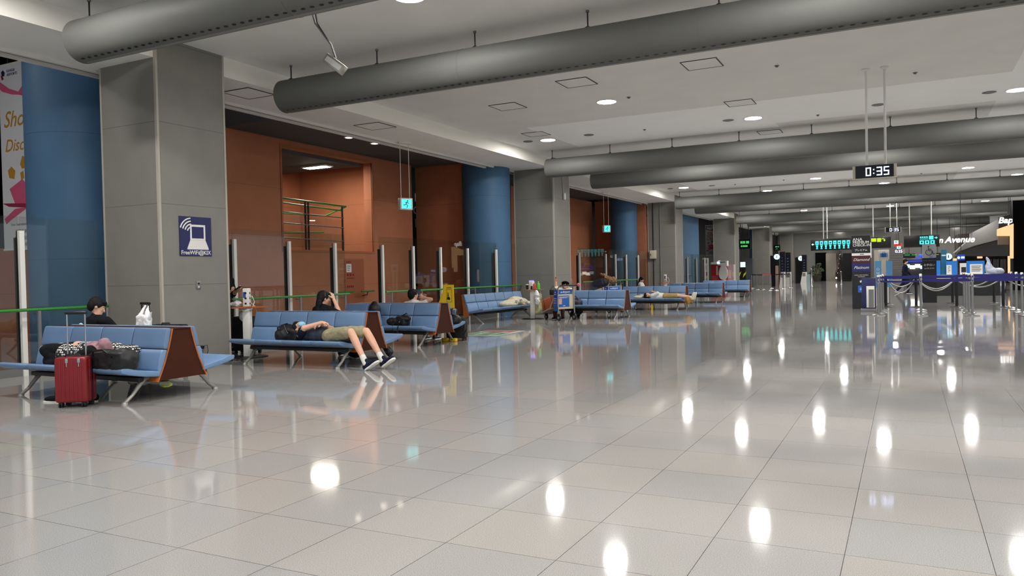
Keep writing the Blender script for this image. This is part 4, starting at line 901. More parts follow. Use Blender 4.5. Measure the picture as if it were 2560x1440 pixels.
# person in white far off by the charging stand
hx, hy = -10.15, 32.2
T = torso((hx, hy, .46), (hx, hy, .84), (0, -1, 0), .95); A = [arm((hx, hy+.17, .8), (hx+.1, hy+.2, .6), (hx+.3, hy+.1, .62)), arm((hx, hy-.17, .8), (hx+.1, hy-.2, .6), (hx+.3, hy-.1, .62))]
Lg = [leg((hx+.05, hy-.1, .45), (hx+.45, hy-.1, .46), (hx+.5, hy-.1, .1)), leg((hx+.05, hy+.1, .45), (hx+.45, hy+.1, .46), (hx+.5, hy+.1, .1))]
p9, P, R = person('person in white top sitting far off behind the benches at the third column', T+A[0]+A[1]+Lg[0]+Lg[1]+[((hx, hy, .84), (hx+.02, hy, .92), .05)], ((hx+.03, hy, .98), (.9, -.2, -.3), (0, 0, 1), .98), HAIR_LONG, [('top', swell(T, .02)+swell([A[0][0], A[1][0]], .02), CLOTHWH, .006), ('trousers', swell([x for l in Lg for x in l], .016), CLOTHBK, .006)], 1.05, [((hx+.5, hy-.1, .1), (1, 0, 0), (0, 0, -1), BLACK), ((hx+.5, hy+.1, .1), (1, 0, 0), (0, 0, -1), BLACK)])
o = suitcase('suitcase', 'black upright suitcase carrying the person in white by the third column', (hx-.02, hy, 0), 0, .34, .5, .36, BAGBK, clasp=False)

# man in white shirt lying on the fifth bench
y = 26.17
T = torso((-7.35, y, .46), (-7.85, y, .48), (0, 1, .1), .98)
A = [[((-7.80, y-.17, .5), (-7.62, y-.16, .58), .05, .044), ((-7.62, y-.16, .58), (-7.78, y-.02, .62), .042, .028)], [((-7.80, y+.17, .48), (-7.6, y+.18, .5), .05, .044), ((-7.6, y+.18, .5), (-7.7, y+.0, .6), .042, .028)]]
Lg = [leg((-7.33, y-.09, .46), (-6.92, y-.10, .49), (-6.50, y-.10, .44)), leg((-7.33, y+.09, .46), (-6.92, y+.10, .48), (-6.48, y+.08, .43))]
p10, P, R = person('man in white shirt and khaki shorts stretched out on the fifth bench', T+A[0]+A[1]+Lg[0]+Lg[1]+[((-7.85, y, .48), (-7.95, y, .49), .055)]+hand((-7.78, y-.02, .62), (-.8, .2, .4), (0, 0, -1), 1), ((-8.03, y, .49), (.1, -.1, 1), (-1, 0, .1), 1.0), HAIR_SHORT,
    [('shirt', swell(T[1:], .02)+swell([A[0][0], A[1][0]], .022), CLOTHWH, .010), ('shorts', [('e', (-7.35, y, .46), (.16, .19, .13)), ((-7.3, y-.09, .47), (-7.0, y-.1, .49), .10, .09), ((-7.3, y+.09, .47), (-7.0, y+.1, .49), .10, .09)], TAN, .010)])
for (a, nm) in (((-6.50, y-.10, .44), 0), ((-6.48, y+.08, .43), 1)): shoe(p10, a, (.25, -.1, 1), (1, 0, -.1), BEIGEB)
o = blob('bag', [('e', (-6.58, y-.12, .33), (.09, .10, .14)), ('e', (-6.5, y, .3), (.07, .1, .1))], mat('mustard_cloth', (150, 112, 40), .8, noise_=.2, nscale=10), None, .012, 4, .015); tag(o, 'mustard cloth bag hanging at the right end of the fifth bench', 'bag')
o = blob('cloth_bundle', [('e', (-8.36, y, .44), (.16, .12, .06)), ('e', (-8.25, y+.05, .47), (.1, .1, .07))], BEIGEB, None, .012, 4, .015, 12.); tag(o, 'crumpled pale bundle left of the head of the man in white on the fifth bench', 'bundle')

# ------------------------------------------------------------------ charging stands
def charging_stand(loc, rz, label, tower=True):
    t = thing('charging_stand', label, 'charging stand', loc, rz)
    b = MB(); b.box(V((0, 0, .435)), (.13, .11, .84), WHITE, bev=.008); b.build('pedestal', t)
    b = MB(); b.lathe((0, 0, 0), [(.33, 0), (.33, .008), (.31, .014), (.08, .018)], DARK, 32); b.build('base_plate', t)
    b = MB()
    for a in (0, 120, 240):
        q = Matrix.Rotation(math.radians(a), 3, 'Z'); b.box(q @ V((.17, 0, .865)), (.34, .17, .018), WOOD, rot=q, bev=.005)
    b.build('table_top', t)
    if tower:
        tw = MB(); tw.box(V((0, 0, 1.035)), (.11, .10, .32), WHITE, bev=.012); tw = tw.build('charging_tower', t)
        b = MB()
        for z in (.93, 1.02, 1.11):
            for (dx, dy) in ((0, -.051), (.056, 0)): b.box(V((dx, dy, z)), (.035 if dy else .004, .004 if dy else .035, .03), BLACK, bev=.001)
        b.box(V((-.02, -.0515, 1.08)), (.05, .003, .10), mat('label_blue', (60, 80, 170), .6)); b.build('socket', tw)
        b = MB(); b.tube([(.055, -.03, 1.07), (.12, -.04, 1.05), (.16, -.05, .96), (.12, -.06, .84), (.0, -.10, .80), (-.1, -.08, .84)], .008, WHITE); b.tube([(.05, .02, .95), (.12, .05, .88), (.18, .04, .70), (.16, .1, .5)], .004, WHITE); b.build('cable', t)
    return t
charging_stand((-10.2, 9.92, 0), .35, 'white charging stand with sockets and wooden leaves beside the wifi column')
charging_stand((-9.91, 20.84, 0), .3, 'white pedestal table with drinks in front of the second column', False)
charging_stand(tuple(at(1664, 733, 31.5).xy)+(0,), .3, 'white charging stand far off in front of the third column')
def small(name, label, cat, fn, group=None):
    b = MB(); fn(b); return tag(b.build(name), label, cat, group)
for i, (x, y, z, l) in enumerate(((-10.42, 9.86, .915, 'white crumpled plastic bag on the charging stand beside the wifi column'),)):
    o = blob('plastic_bag', [('e', (x, y, z), (.13, .10, .045)), ('e', (x+.06, y, z+.02), (.08, .08, .04))], PLASTW, None, .009, 3, .018, 16.); tag(o, l, 'plastic bag')
o = blob('plastic_bag', [('e', (-10.37, 10.0, .72), (.085, .08, .11))], PLASTW, None, .009, 3, .016, 14.); tag(o, 'white plastic bag hanging under the leaf of the charging stand', 'plastic bag')
o = blob('plastic_bag', [('b', (-9.50, 7.33, .76), (.23, .12, .24)), ((-9.56, 7.33, .88), (-9.555, 7.40, 1.0), .035, .012), ((-9.44, 7.33, .88), (-9.49, 7.40, 1.0), .035, .012), ((-9.39, 7.33, .84), (-9.34, 7.33, .92), .03, .008)], PLASTW, None, .008, 3, .010, 16.)
tag(o, 'white plastic carrier bag hooked on the black luggage handle behind the nearest bench', 'plastic bag')
x, y = -9.91, 20.84
def bottle(px, py, h, r, m, capm, label, z=.876):
    t = MB(); t.lathe((px, py, z), [(r, 0), (r, h*.62), (r*.9, h*.72), (r*.38, h*.86), (r*.38, h*.93)], m, 18); t = t.build('bottle'); tag(t, label, 'bottle'); b = MB(); b.lathe((px, py, z+h*.93), [(r*.45, 0), (r*.45, h*.08)], capm, 12); b.build('cap', t)
bottle(*at(1346, 712, 20.8).xy, .23, .045, mat('green_bottle', (96, 190, 60), .25), WHITE, 'green drink bottle on the pedestal table before the second column')
bottle(*at(1336, 712, 20.75).xy, .22, .042, mat('red_bottle', (206, 70, 78), .25), WHITE, 'red drink bottle on the pedestal table before the second column')
small('coffee_cup', 'black coffee cup with white lid on the pedestal table before the second column', 'cup', lambda b: (b.lathe((*at(1318, 716, 20.8).xy, .876), [(.03, 0), (.042, .13)], BLACK, 18), b.lathe((*at(1318, 716, 20.8).xy, 1.006), [(.045, 0), (.045, .02), (.02, .03)], WHITE, 18)))
small('small_can', 'short dark can between the bottles on the pedestal table', 'can', lambda b: (b.lathe((*at(1329, 716, 20.8).xy, .876), [(.03, 0), (.03, .09), (.026, .10)], BLACK, 18)))
t = thing('charging_tower', 'white charging tower with violet glowing top on the pedestal table', 'charging tower', (*at(1329, 710, 20.98).xy, .876))
b = MB(); b.box(V((0, 0, .12)), (.13, .12, .24), WHITE, bev=.01); b.build('body', t); b = MB(); b.box(V((0, 0, .25)), (.12, .11, .035), E_PURP, bev=.01); b.build('glowing_top', t)
o = blob('garment_bag', [('b', tuple(at(1346, 755, 20.95)), (.20, .15, .52)), ('b', tuple(at(1346, 772, 20.95)), (.22, .17, .34))], mat('pale_green_cloth', (200, 200, 150), .8, noise_=.06), None, .012, 3, .008, 9.)
tag(o, 'tall pale green shopping bag leaning beside the pedestal table', 'shopping bag'); b = MB(); q = at(1346, 735, 20.9); b.tube([q+V((-.07, 0, 0)), q+V((-.05, 0, .18)), q+V((.05, 0, .18)), q+V((.07, 0, 0))], .008, CREAM); b.build('handle', o)
o = blob('plastic_bag', [('e', tuple(at(1342, 737, 20.7)), (.07, .06, .14)), ('e', tuple(at(1343, 752, 20.7)), (.08, .06, .13))], PLASTW, None, .010, 3, .02, 12.); tag(o, 'white plastic bag hanging under the pedestal table before the second column', 'plastic bag')
for i in range(4):
    b = MB(); x0 = -10.75+i*.17; pts = [(x0, 9.35+.03*i, .012), (x0+.14, 9.2-.05*i, .012), (x0+.36, 9.5, .012), (x0+.5, 9.3+.1*math.sin(i), .012), (x0+.3, 9.72, .012)]; b.tube(pts, .007, BLACK, 6); tag(b.build('power_cable'), 'black power cable on the floor by the charging stand, %s from the column' % ('first', 'second', 'third', 'fourth')[i], 'cable', 'cables below the charging stand')
b = MB(); b.box(V((-10.05, 9.3, .03)), (.2, .08, .05), BLACK, bev=.01); tag(b.build('power_strip'), 'black power strip on the floor by the wifi column', 'power strip')
o = blob('tennis_bag', [('e', tuple(flr(415, 952).xy)+(.045,), (.11, .06, .042))], mat('neon_yellow', (206, 224, 40), .6), None, .010, 3, .012, 12.); tag(o, 'neon yellow pouch on the floor under the nearest bench', 'pouch')
for (p, l, g) in (((-8.15, 10.25, .11), 'black bag on the floor under the second bench, left one', .14), ((-7.70, 10.45, .10), 'black bag on the floor under the second bench, right one', .17)):
    o = blob('floor_bag', [('e', p, (g, .13, .10))], BAGBK, None, .011, 3, .015, 10.); tag(o, l, 'bag')
o = blob('floor_bag', [('e', (-8.72, 21.25, .13), (.16, .14, .12)), ('e', (-8.6, 21.3, .2), (.1, .1, .08))], BAGBK, None, .012, 3, .015, 10.); tag(o, 'black bag on the floor under the bench behind the luggage cart', 'bag')
b = MB(); b.lathe((-8.38, 21.1, 0), [(.07, 0), (.08, .16), (.075, .165)], WHITE, 20); tag(b.build('paper_cup'), 'white tub on the floor under the bench behind the luggage cart', 'cup')
bag('duffel_bag', 'dark blue duffel bag on the bench seat right of the luggage cart', 'bag', [('e', (-8.62, 21.05, .48), (.21, .16, .14)), ('b', (-8.62, 21.05, .44), (.36, .26, .14))], mat('dark_blue_nylon', (30, 36, 58), .6, noise_=.2), [[(-8.75, 20.95, .56), (-8.70, 20.93, .66), (-8.56, 20.93, .66), (-8.5, 20.95, .56)]])
small('spray_bottle', 'small yellow bottle standing on the floor under the fifth bench', 'bottle', lambda b: b.lathe((*at(1630, 772, 26.2).xy, 0), [(.045, 0), (.045, .14), (.02, .18), (.02, .22)], YEL, 14))

# yellow sheet, camera bag and cords at the third bench's end
t = thing('caution_stand', 'folded yellow caution sheet sign standing at the end of the third bench', 'caution sign', tuple(at(1121, 771, 13.72)))
b = MB(); b.prism([(-.12, 0), (.13, 0), (.12, .50), (-.13, .50)], .012, YEL, FY(.02, 0, -.01)); b.build('front_sheet', t)
b = MB(); b.prism([(-.20, -.03), (-.12, -.02), (-.10, .50), (-.13, .50), (-.30, .12)], .012, YEL, FY(0, .12, .0)); b.build('side_sheet', t)
b = MB(); b.prism([(-.055, .17), (-.035, .19), (.0, .17), (.03, .19), (.04, .17), (.01, .24), (-.01, .23), (-.015, .33), (-.03, .33), (-.035, .24), (-.05, .22)], .002, BLACK, FY(.03, -.0125, 0))
for q in ((-.06, -.055, .13, .40), (.06, .065, .13, .40), (-.06, .065, .395, .40), (-.06, .065, .13, .135)): b.bx(.03+q[0], .03+q[1], -.015, -.0125, q[2], q[3], BLACK)
b.bx(-.03, .09, -.0145, -.0125, .42, .43, BLACK); b.build('print', t)
o = blob('camera_bag', [('b', tuple(at(1127, 783, 13.45)), (.24, .2, .2)), ('e', tuple(at(1136, 800, 13.4)), (.15, .13, .11))], BAGBK, None, .011, 3, .012, 12.); tag(o, 'black camera bag on the rear seats at the end of the third bench', 'bag')
b = MB(); q = at(1133, 779, 13.3); b.box(q, (.05, .03, .12), CHROME, bev=.01); b.box(q+V((.05, 0, 0)), (.02, .03, .12), CHROME, bev=.005); b.build('buckle', o)
b = MB(); q = at(1150, 815, 13.5)
for (r, dx) in ((.16, 0), (.11, -.06)): b.tube([q+V((dx+r*math.cos(a), .02*math.sin(3*a), r*1.25*math.sin(a))) for a in [2*PI*i/20-1.2 for i in range(18)]], .010, BLACK, 7)
tag(b.build('looped_cord'), 'black looped cord hanging off the far seat of the third bench', 'cord')
for i, u in enumerate((1113, 1134)):
    b = MB(); q = at(u, 850, 13.45); b.box(V((q.x, q.y, .035)), (.14, .10, .07), YEL, bev=.015); tag(b.build('yellow_block'), 'yellow foot block on the floor under the third bench, '+('left' if i == 0 else 'right')+' of two', 'block')
t = thing('floor_sticker', 'green, white and red printed sticker on the floor before the single seat row', 'floor sticker', (-8.44, 15.7, 0), 0)
stm = [mat('sticker_pale', (206, 214, 190), .3), mat('sticker_green', (96, 140, 96), .3), mat('sticker_red', (176, 70, 66), .3)]
b = MB(); b.bx(-.55, .45, -.78, .70, .0005, .003, stm[0])
b.build('sheet', t); b = MB()
for (x0, x1, y0, y1, k) in ((-.5, -.2, -.7, -.3, 1), (-.12, .18, -.7, -.3, 1), (-.5, -.3, -.2, .1, 1), (-.2, .1, -.2, .2, 1), (.1, .3, .2, .6, 2), (-.5, .05, .25, .62, 2), (.22, .4, -.6, 0, 1)): b.bx(x0, x1, y0, y1, .003, .004, stm[k])
b.text('この先', .2, Matrix.Translation((0, -.1, .0045)), INK, depth=.0004); b.build('print', t)

# ------------------------------------------------------------------ luggage carts
def wheel(b, c, r, ax): ax = V(ax)*.018; c = V(c); b.cyl(c-ax, c+ax, r, BLACK, seg=22); b.cyl(c-ax*1.15, c+ax*1.15, r*.55, ALU, seg=16)
def luggage_cart(loc, rz, label):
    t = thing('luggage_cart', label, 'luggage cart', loc, rz)      # front looks towards -y
    b = MB()
    for s in (-1, 1):
        b.tube([(s*.26, .62, .98), (s*.27, .52, .95), (s*.27, .10, .34), (s*.27, -.30, .20), (s*.2, -.48, .16)], .02, ALU, 10)
        b.tube([(s*.27, .50, .92), (s*.29, .50, .55), (s*.29, .52, .17)], .018, ALU, 10)
    b.tube([(-.27, .10, .34), (.27, .10, .34)], .018, ALU); b.tube([(-.27, -.30, .20), (.27, -.30, .20)], .018, ALU); b.tube([(-.2, -.48, .16), (.2, -.48, .16)], .018, ALU)
    for i in range(5): b.tube([(-.22+.11*i, .08, .32), (-.22+.11*i, -.42, .17)], .008, ALU, 6)
    b.build('frame', t)
    b = MB(); b.cyl((-.30, .63, .99), (.30, .63, .99), .02, BLACK); b.build('push_bar', t)
    for s in (-1, 1):
        b = MB(); wheel(b, (s*.28, .52, .09), .09, (1, 0, 0)); b.bx(s*.28-.03, s*.28+.03, .49, .55, .12, .2, DARK); b.build('wheel', t)
    b = MB(); wheel(b, (0, -.44, .075), .075, (1, 0, 0)); b.bx(-.035, .035, -.47, -.41, .1, .17, DARK); b.build('wheel', t)
    p = MB(); p.box(V((0, .47, .60)), (.56, .035, .56), BEIGEB, bev=.01); pn = p.build('sign_panel', t)
    b = MB(); yy = .49; F = lambda x, z: frame((x, yy+.003, z), (-1, 0, 0))
    b.bx(-.24, .26, yy-.002, yy+.002, .74, .87, CARTB); b.bx(-.13, .26, yy-.002, yy+.002, .38, .70, CARTB)
    b.text('e-Airport', .085, F(.02, .805), WHITE, shear=.2, bold=.001); b.bx(.14, .25, yy+.001, yy+.004, .46, .62, mat('cart_print', (220, 170, 150), .6)); b.bx(-.11, .24, yy+.001, yy+.003, .655, .668, WHITE); b.bx(-.05, .22, yy+.001, yy+.003, .635, .642, WHITE); b.bx(.02, .10, yy+.001, yy+.003, .41, .425, WHITE)
    b.build('print', pn)
    p = MB(); p.box(V((.29, .40, .565)), (.02, .17, .60), mat('cart_blue_deep', (22, 60, 150), .4), bev=.008); ps = p.build('side_panel', t)
    b = MB(); b.bx(.3, .302, .325, .475, .27, .48, CARTB)
    for i in range(3):
        for j in range(2): b.cyl((.30, .36+.07*j, .56-.06*i+.06), (.3025, .36+.07*j, .56-.06*i+.06), .016, WHITE, seg=12)
    b.text('A', .07, FX(.3015, .40, .80), WHITE); b.text('Airport', .035, FX(.3015, .40, .74), WHITE); b.build('print', ps)
    b = MB(); b.box(V((-.31, .42, .60)), (.045, .12, .56), CREAM, bev=.01); b.build('side_board', t)
    return t
def open_case(label, loc, rz, tilt, w_, d_, h_, m):
    t = thing('suitcase', label, 'suitcase', loc, rz); t.rotation_euler = (tilt, 0, rz)
    b = MB(); b.box(V((0, 0, h_/2)), (w_, d_, h_), m, bev=.03, seg=4); b.build('shell', t)
    b = MB()
    for x in (-w_*.28, w_*.28): b.box(V((x, 0, h_/2)), (.035, d_+.012, h_+.012), mat('strap_brown', (116, 58, 26), .5), bev=.004)
    b.build('strap', t); b = MB(); b.tube([(-.08, -d_/2, h_*.6), (-.07, -d_/2-.03, h_*.6), (.07, -d_/2-.03, h_*.6), (.08, -d_/2, h_*.6)], .012, BLACK); b.build('handle', t)
    b = MB()
    for x in (-w_/2-.01, w_/2+.01): b.cyl((x-.012, d_/2-.04, .03), (x+.012, d_/2-.04, .03), .03, BLACK)
    b.build('wheel', t); return t
ANG = -2.07
def onto(base, lx, ly, z): return (base[0]+lx*math.cos(ANG)-ly*math.sin(ANG), base[1]+lx*math.sin(ANG)+ly*math.cos(ANG), z)
c1 = (-9.05, 20.55)
luggage_cart((*c1, 0), ANG, 'luggage cart with blue advertising board carrying an orange suitcase')
open_case('orange leather suitcase with straps lying on the nearer luggage cart', onto(c1, 0, .02, .31), ANG-PI/2, 0, .66, .46, .34, ORANGE).rotation_euler = (0, .28, ANG-PI/2)
b = MB(); b.ell(V(onto(c1, -.34, .66, 1.0)), (.05, .05, .05), mat('pink_ball', (196, 110, 112), .6)); tag(b.build('pompom'), 'pink pompom tied to the handle of the nearer luggage cart', 'pompom')
c2 = tuple(at(1512, 745, 24.6).xy)
luggage_cart((*c2, 0), ANG, 'second luggage cart behind the fourth bench, loaded with bags')
open_case('cream hard suitcase lying on the farther luggage cart', onto(c2, 0, .05, .40), ANG-PI/2, 0, .72, .5, .40, mat('cream_shell', (196, 194, 178), .4)).rotation_euler = (0, .22, ANG-PI/2)
o = blob('holdall', [('b', onto(c2, 0, -.15, .98), (.42, .52, .26), Matrix.Rotation(ANG, 3, 'Z') @ Matrix.Rotation(.2, 3, 'X'))], mat('navy_nylon', (34, 40, 60), .5, noise_=.15), None, .013, 4, .012, 8.); tag(o, 'navy holdall on top of the cream suitcase on the farther cart', 'bag')
q = onto(c2, 0, .36, 1.06)
o = blob('fur_bag', [('e', q, (.18, .15, .12)), ('e', (q[0]-.12, q[1], q[2]+.09), (.14, .08, .06)), ((q[0]-.1, q[1], q[2]+.1), (q[0]-.38, q[1]+.05, q[2]+.22), .05, .045)], mat('brown_fur', (120, 92, 62), .9, noise_=.6, nscale=9., bump=.5), None, .012, 3, .03, 14.); tag(o, 'brown and tan soft bag with a pale rolled end on the farther luggage cart', 'bag')
o = MB(); o.box(V((-10.5, 25.25, .47)), (.3, .2, .94), mat('grey_bag', (150, 150, 142), .7), bev=.04); o = o.build('tall_bag'); tag(o, 'tall pale grey bag standing past the second column near the cart handle', 'bag'); b = MB(); b.tube([(-10.58, 25.2, .98), (-10.55, 25.2, 1.12), (-10.45, 25.2, 1.12), (-10.42, 25.2, .98)], .008, CREAM); b.build('handle', o)

# ------------------------------------------------------------------ clocks and hanging signs
SEG = {'0': 'abcdef', '3': 'abgcd', '5': 'afgcd'}
def clock(x, y, z, w_, h_, s, label, gap, lit):
    t = thing('digital_clock', label, 'clock', (x, y, z))
    b = MB(); b.box(V((0, .08, 0)), (w_, .16, h_), CREAM, bev=.006); b.build('housing', t)
    f = MB(); f.bx(-w_/2+.05, w_/2-.05, -.008, .0, -h_/2+.008, h_/2-.004, mat('clock_face', (8, 9, 24), .25)); f = f.build('face', t)
    b = MB()
    for ch, cx in zip('0:35', (-.105*s, -.012*s, .085*s, .205*s)):
        if ch == ':':
            for zz in (-.035, .035): b.box(V((cx, -.010, zz*s)), (.02*s, .004, .02*s), lit)
            continue
        W_, H_, T_ = .092*s, .16*s, .020*s
        for k in SEG[ch]:
            r = {'a': (0, H_/2-T_/2, W_, T_), 'g': (0, 0, W_, T_), 'd': (0, -H_/2+T_/2, W_, T_), 'f': (-W_/2+T_/2, H_/4, T_, H_/2), 'e': (-W_/2+T_/2, -H_/4, T_, H_/2), 'b': (W_/2-T_/2, H_/4, T_, H_/2), 'c': (W_/2-T_/2, -H_/4, T_, H_/2)}[k]
            b.box(V((cx+r[0], -.010, r[1])), (r[2], .004, r[3]), lit)
    b.build('digits', f)
    for dx in (-gap, gap):
        b = MB(); b.cyl((dx+.03, .08, h_/2), (dx+.03, .08, ZC-z-.01), .022, WHITE, seg=14); b.lathe((dx+.03, .08, ZC-z-.03), [(.03, -.02), (.075, .01), (.075, .03)], WHITE, 20); b.build('hanger_pole', t)
clock(-.515, 16.3, 3.14, .76, .25, 1.0, 'nearer hanging digital clock reading 0:35 on two white poles', .16, E_LED)
clock(-.60, 46.3, 3.28, .80, .27, 1.08, 'farther small hanging digital clock reading 0:35 before the black signs', .16, E_LED)
def sign(name, label, x0, x1, y, z0, z1, cells, poles=(), m=BLACK):
    t = thing(name, label, 'sign', ((x0+x1)/2, y, (z0+z1)/2)); w_, h_ = x1-x0, z1-z0
    b = MB(); b.box(V((0, .1, 0)), (w_, .2, h_), m, bev=.01); bd = b.build('board', t)
    b = MB(); cells(b, w_, h_); b.build('lit_symbols', bd)
    for dx in poles:
        b = MB(); b.cyl((dx, .1, h_/2), (dx, .1, ZC-(z0+z1)/2), .025, WHITE, seg=10); b.build('hanger_pole', t)
    return t
G_INK = mat('symbol_ink', (14, 60, 66), .6)
def arrow(b, x, z, s, m, d=-1): b.prism([(d*s, 0), (0, s), (0, s*.35), (-d*s, s*.35), (-d*s, -s*.35), (0, -s*.35), (0, -s)][::d], .004, m, FY(x, -.003, z))
def cells1(b, w_, h_):
    arrow(b, -w_/2+.12, .03, .075, E_INFO)
    for i in range(8):
        x = -w_/2+.36+i*.2475; b.bx(x-.095, x+.095, -.004, -.001, .0, .22, E_CYAN)
        b.bx(x-.05, x+.05, -.006, -.004, .07, .13, G_INK) if i % 2 else b.prism([(-.05, 0), (.05, 0), (0, .07)], .002, G_INK, FY(x, -.004, .07))
        b.prism([(-.075, 0), (.075, 0), (.045, -.09), (.04, -.16), (-.04, -.16), (-.045, -.09)], .003, E_CYAN, FY(x, -.001, -.03)); b.bx(x-.055, x+.055, -.004, -.001, -.26, -.205, E_CYAN)
sign('direction_sign', 'wide black hanging sign with a row of eight cyan symbols and left arrow', -5.12, -2.78, 50, 2.36, 3.06, cells1, (-.45, -.25))
def cells2(b, w_, h_):
    b.bx(-w_/2+.02, -w_/2+.30, -.004, -.001, .06, .26, E_YEL); b.bx(-w_/2+.34, -w_/2+.56, -.004, -.001, .04, .26, E_YEL)
    b.tube([(-w_/2+.66+.07*math.cos(a), -.004, .16+.08*math.sin(a)) for a in [PI-.3-PI*i/8 for i in range(9)]], .022, E_YEL, 6); b.prism([(-.07, 0), (.07, 0), (0, -.11)], .004, E_YEL, FY(-w_/2+.735, -.004, .16))
sign('direction_sign', 'black hanging sign with yellow-green symbols and curved arrow behind the black totem', -1.86, -.78, 51, 2.42, 3.08, cells2, (-.4,))
def cells3(b, w_, h_):
    arrow(b, w_/2-.17, .17, .08, E_CYAN, 1); b.bx(w_/2-.53, w_/2-.30, -.004, -.001, .08, .29, E_CYAN); [b.bx(w_/2-.98+.105*i, w_/2-.90+.105*i, -.004, -.001, .17, .26, E_CYAN) for i in range(4)]; [b.bx(w_/2-.98+.07*i, w_/2-.93+.07*i, -.004, -.001, .09, .13, E_CYAN) for i in range(6)]
    for i in range(3): b.bx(w_/2-1.0+.27*i, w_/2-.78+.27*i, -.004, -.001, -.18, .04, E_CYAN); b.bx(w_/2-.93+.27*i, w_/2-.85+.27*i, -.006, -.004, -.12, -.02, G_INK)
sign('direction_sign', 'black hanging sign with cyan symbols and right arrow above the wheelchair sign', -.10, 1.70, 50, 2.38, 3.06, cells3, (-.6, .5))
b = MB(); b.text('n', .5, FY(0, 0, 0), E_WHITE, shear=.2, bold=.012, depth=.02); b.text('Avenue', .54, FY(1.06, 0, 0), E_WHITE, shear=.25, bold=.014, depth=.02)
o = b.build('avenue_lettering'); o.location = at(2352, 601, 58); tag(o, 'white glowing script lettering reading Avenue, hanging far off at right', 'lettering')
b = MB(); q = at(2352, 601, 58)
for dx in (.5, 1.45): b.cyl((dx, .02, .25), (dx, .02, ZC-q.z), .012, DARK, seg=6)
b.build('hanger', o)
def far_sign(u0, v0, u1, v1, Y, m, label, name='lit_sign', th=.1, cat='sign', txt=None, tm=None, ts=.2):
    p, q = at(u0, v1, Y), at(u1, v0, Y); t = MB(); t.bx(p.x, q.x, Y, Y+th, p.z, q.z, m); t = t.build(name); tag(t, label, cat); hb = MB(); hb.cyl(((p.x+q.x)/2, Y+.05, q.z), ((p.x+q.x)/2, Y+.05, ZC), .012, DARK, seg=6); hb.build('hanger_rod', t)
    if txt: b = MB(); b.text(txt, ts, FY((p.x+q.x)/2, Y-.002, (p.z+q.z)/2), tm or WHITE, bold=.004); b.build('lettering', t)
    return t
far_sign(2235, 601, 2246, 610, 60, E_INFO, 'small pale lit square sign below the farther clock', txt='<', tm=BLACK, ts=.3)
far_sign(2235, 609, 2255, 615, 62, E_RED, 'small red lit sign below the farther clock', txt='0:35', tm=BLACK)
far_sign(2242, 615, 2252, 622, 64, E_INFO, 'second small pale lit sign under the red one', txt='<', tm=BLACK, ts=.25)
far_sign(2238, 625, 2256, 632, 66, NAVY, 'tiny farthest clock under the small lit signs', name='digital_clock', cat='clock', txt='0:35', tm=E_LED, ts=.3)

# ------------------------------------------------------------------ check-in island on the right
TOT = mat('totem_black', (22, 22, 28), .5); MAR = mat('totem_maroon', (66, 22, 36), .5); TNV = mat('totem_navy', (26, 36, 96), .5); TBL = mat('totem_blue', (40, 100, 186), .5)
t = thing('check_in_totem', 'tall black premium check-in totem with maroon and navy bands', 'totem', (-1.27, 27.0, 0))
b = MB(); b.bx(-.27, .27, 0, .22, 0, 2.32, TOT); b.bx(.27, .30, .0, .2, 1.62, 2.1, WHITE); b.build('body', t)
for (q0, q1, z0_, z1_, m_) in ((-.272, .272, 1.69, 1.77, WHITE), (-.272, .272, 1.44, 1.69, MAR), (-.272, .272, 1.18, 1.44, TNV), (-.10, .14, .52, .74, TBL)):
    b = MB(); b.bx(q0, q1, -.004, 0, z0_, z1_, m_); b.build('colour_band', t)
b = MB()
for (s_, z, sz) in (('ANA', 2.20, .135), ('PREMIUM', 2.11, .115), ('CHECK-IN', 2.02, .112)): b.text(s_, sz, FY(-.24, -.005, z), WHITE, align='LEFT', bold=.002)
b.text('プレミアム', .075, FY(0, -.005, 1.86), WHITE, bold=.001); b.text('ANA', .055, FY(.02, -.006, 1.73), NAVY, shear=.3, bold=.002); b.text('Diamond', .125, FY(.0, -.006, 1.56), WHITE, shear=.35); b.text('Platinum', .125, FY(.0, -.006, 1.31), WHITE, shear=.35)
b.text('SUPER FLYERS MEMBERS', .038, FY(0, -.006, 1.07), WHITE); b.bx(-.1, .1, -.006, -.004, 1.015, 1.025, WHITE)
pts = [((.055 if i % 2 == 0 else .025)*math.sin(PI*i/5), (.055 if i % 2 == 0 else .025)*math.cos(PI*i/5)) for i in range(10)]; b.prism(pts, .002, WHITE, FY(-.01, -.003, .87)); b.bx(-.04, .10, -.006, -.004, .645, .665, WHITE); b.bx(-.05, .09, -.006, -.004, .60, .62, WHITE); b.build('lettering', t)
t = thing('brochure_stand', 'navy pedestal with white framed notice standing before the black totem', 'stand', (-1.0, 25.35, 0))
b = MB(); b.bx(-.19, .19, .0, .22, .0, 1.0, NAVY, bev=.01); b.bx(-.22, .19, -.08, .25, 0, .09, GREYP, bev=.006); b.build('body', t); b = MB(); b.bx(-.06, .16, -.02, 0, .12, .76, WHITE, bev=.004); b.bx(.0, .14, -.024, -.02, .13, .66, GREYP); b.build('notice', t)
for i, (x, l) in enumerate(((-.83, 'narrow light blue roll-up panel right of the black totem'), (-.62, 'second light blue panel behind the suitcase sign'))):
    t = thing('roll_up_panel', l, 'panel', (x+(0 if i == 0 else .1), 28.6+i, 0)); b = MB(); b.bx(-.10, .10, 0, .04, .62, 1.52, mat('light_blue_panel', (92, 156, 204), .5)); b.build('sheet', t); b = MB(); b.bx(-.02, .02, .01, .03, .0, .62, STEEL); b.bx(-.12, .12, -.08, .12, 0, .02, STEEL); b.build('foot', t)
    if i == 0: b = MB(); b.text('UNE D', .13, frame((0, -.003, 1.1), (0, 0, 1), (-1, 0, 0)), WHITE); b.build('lettering', t)
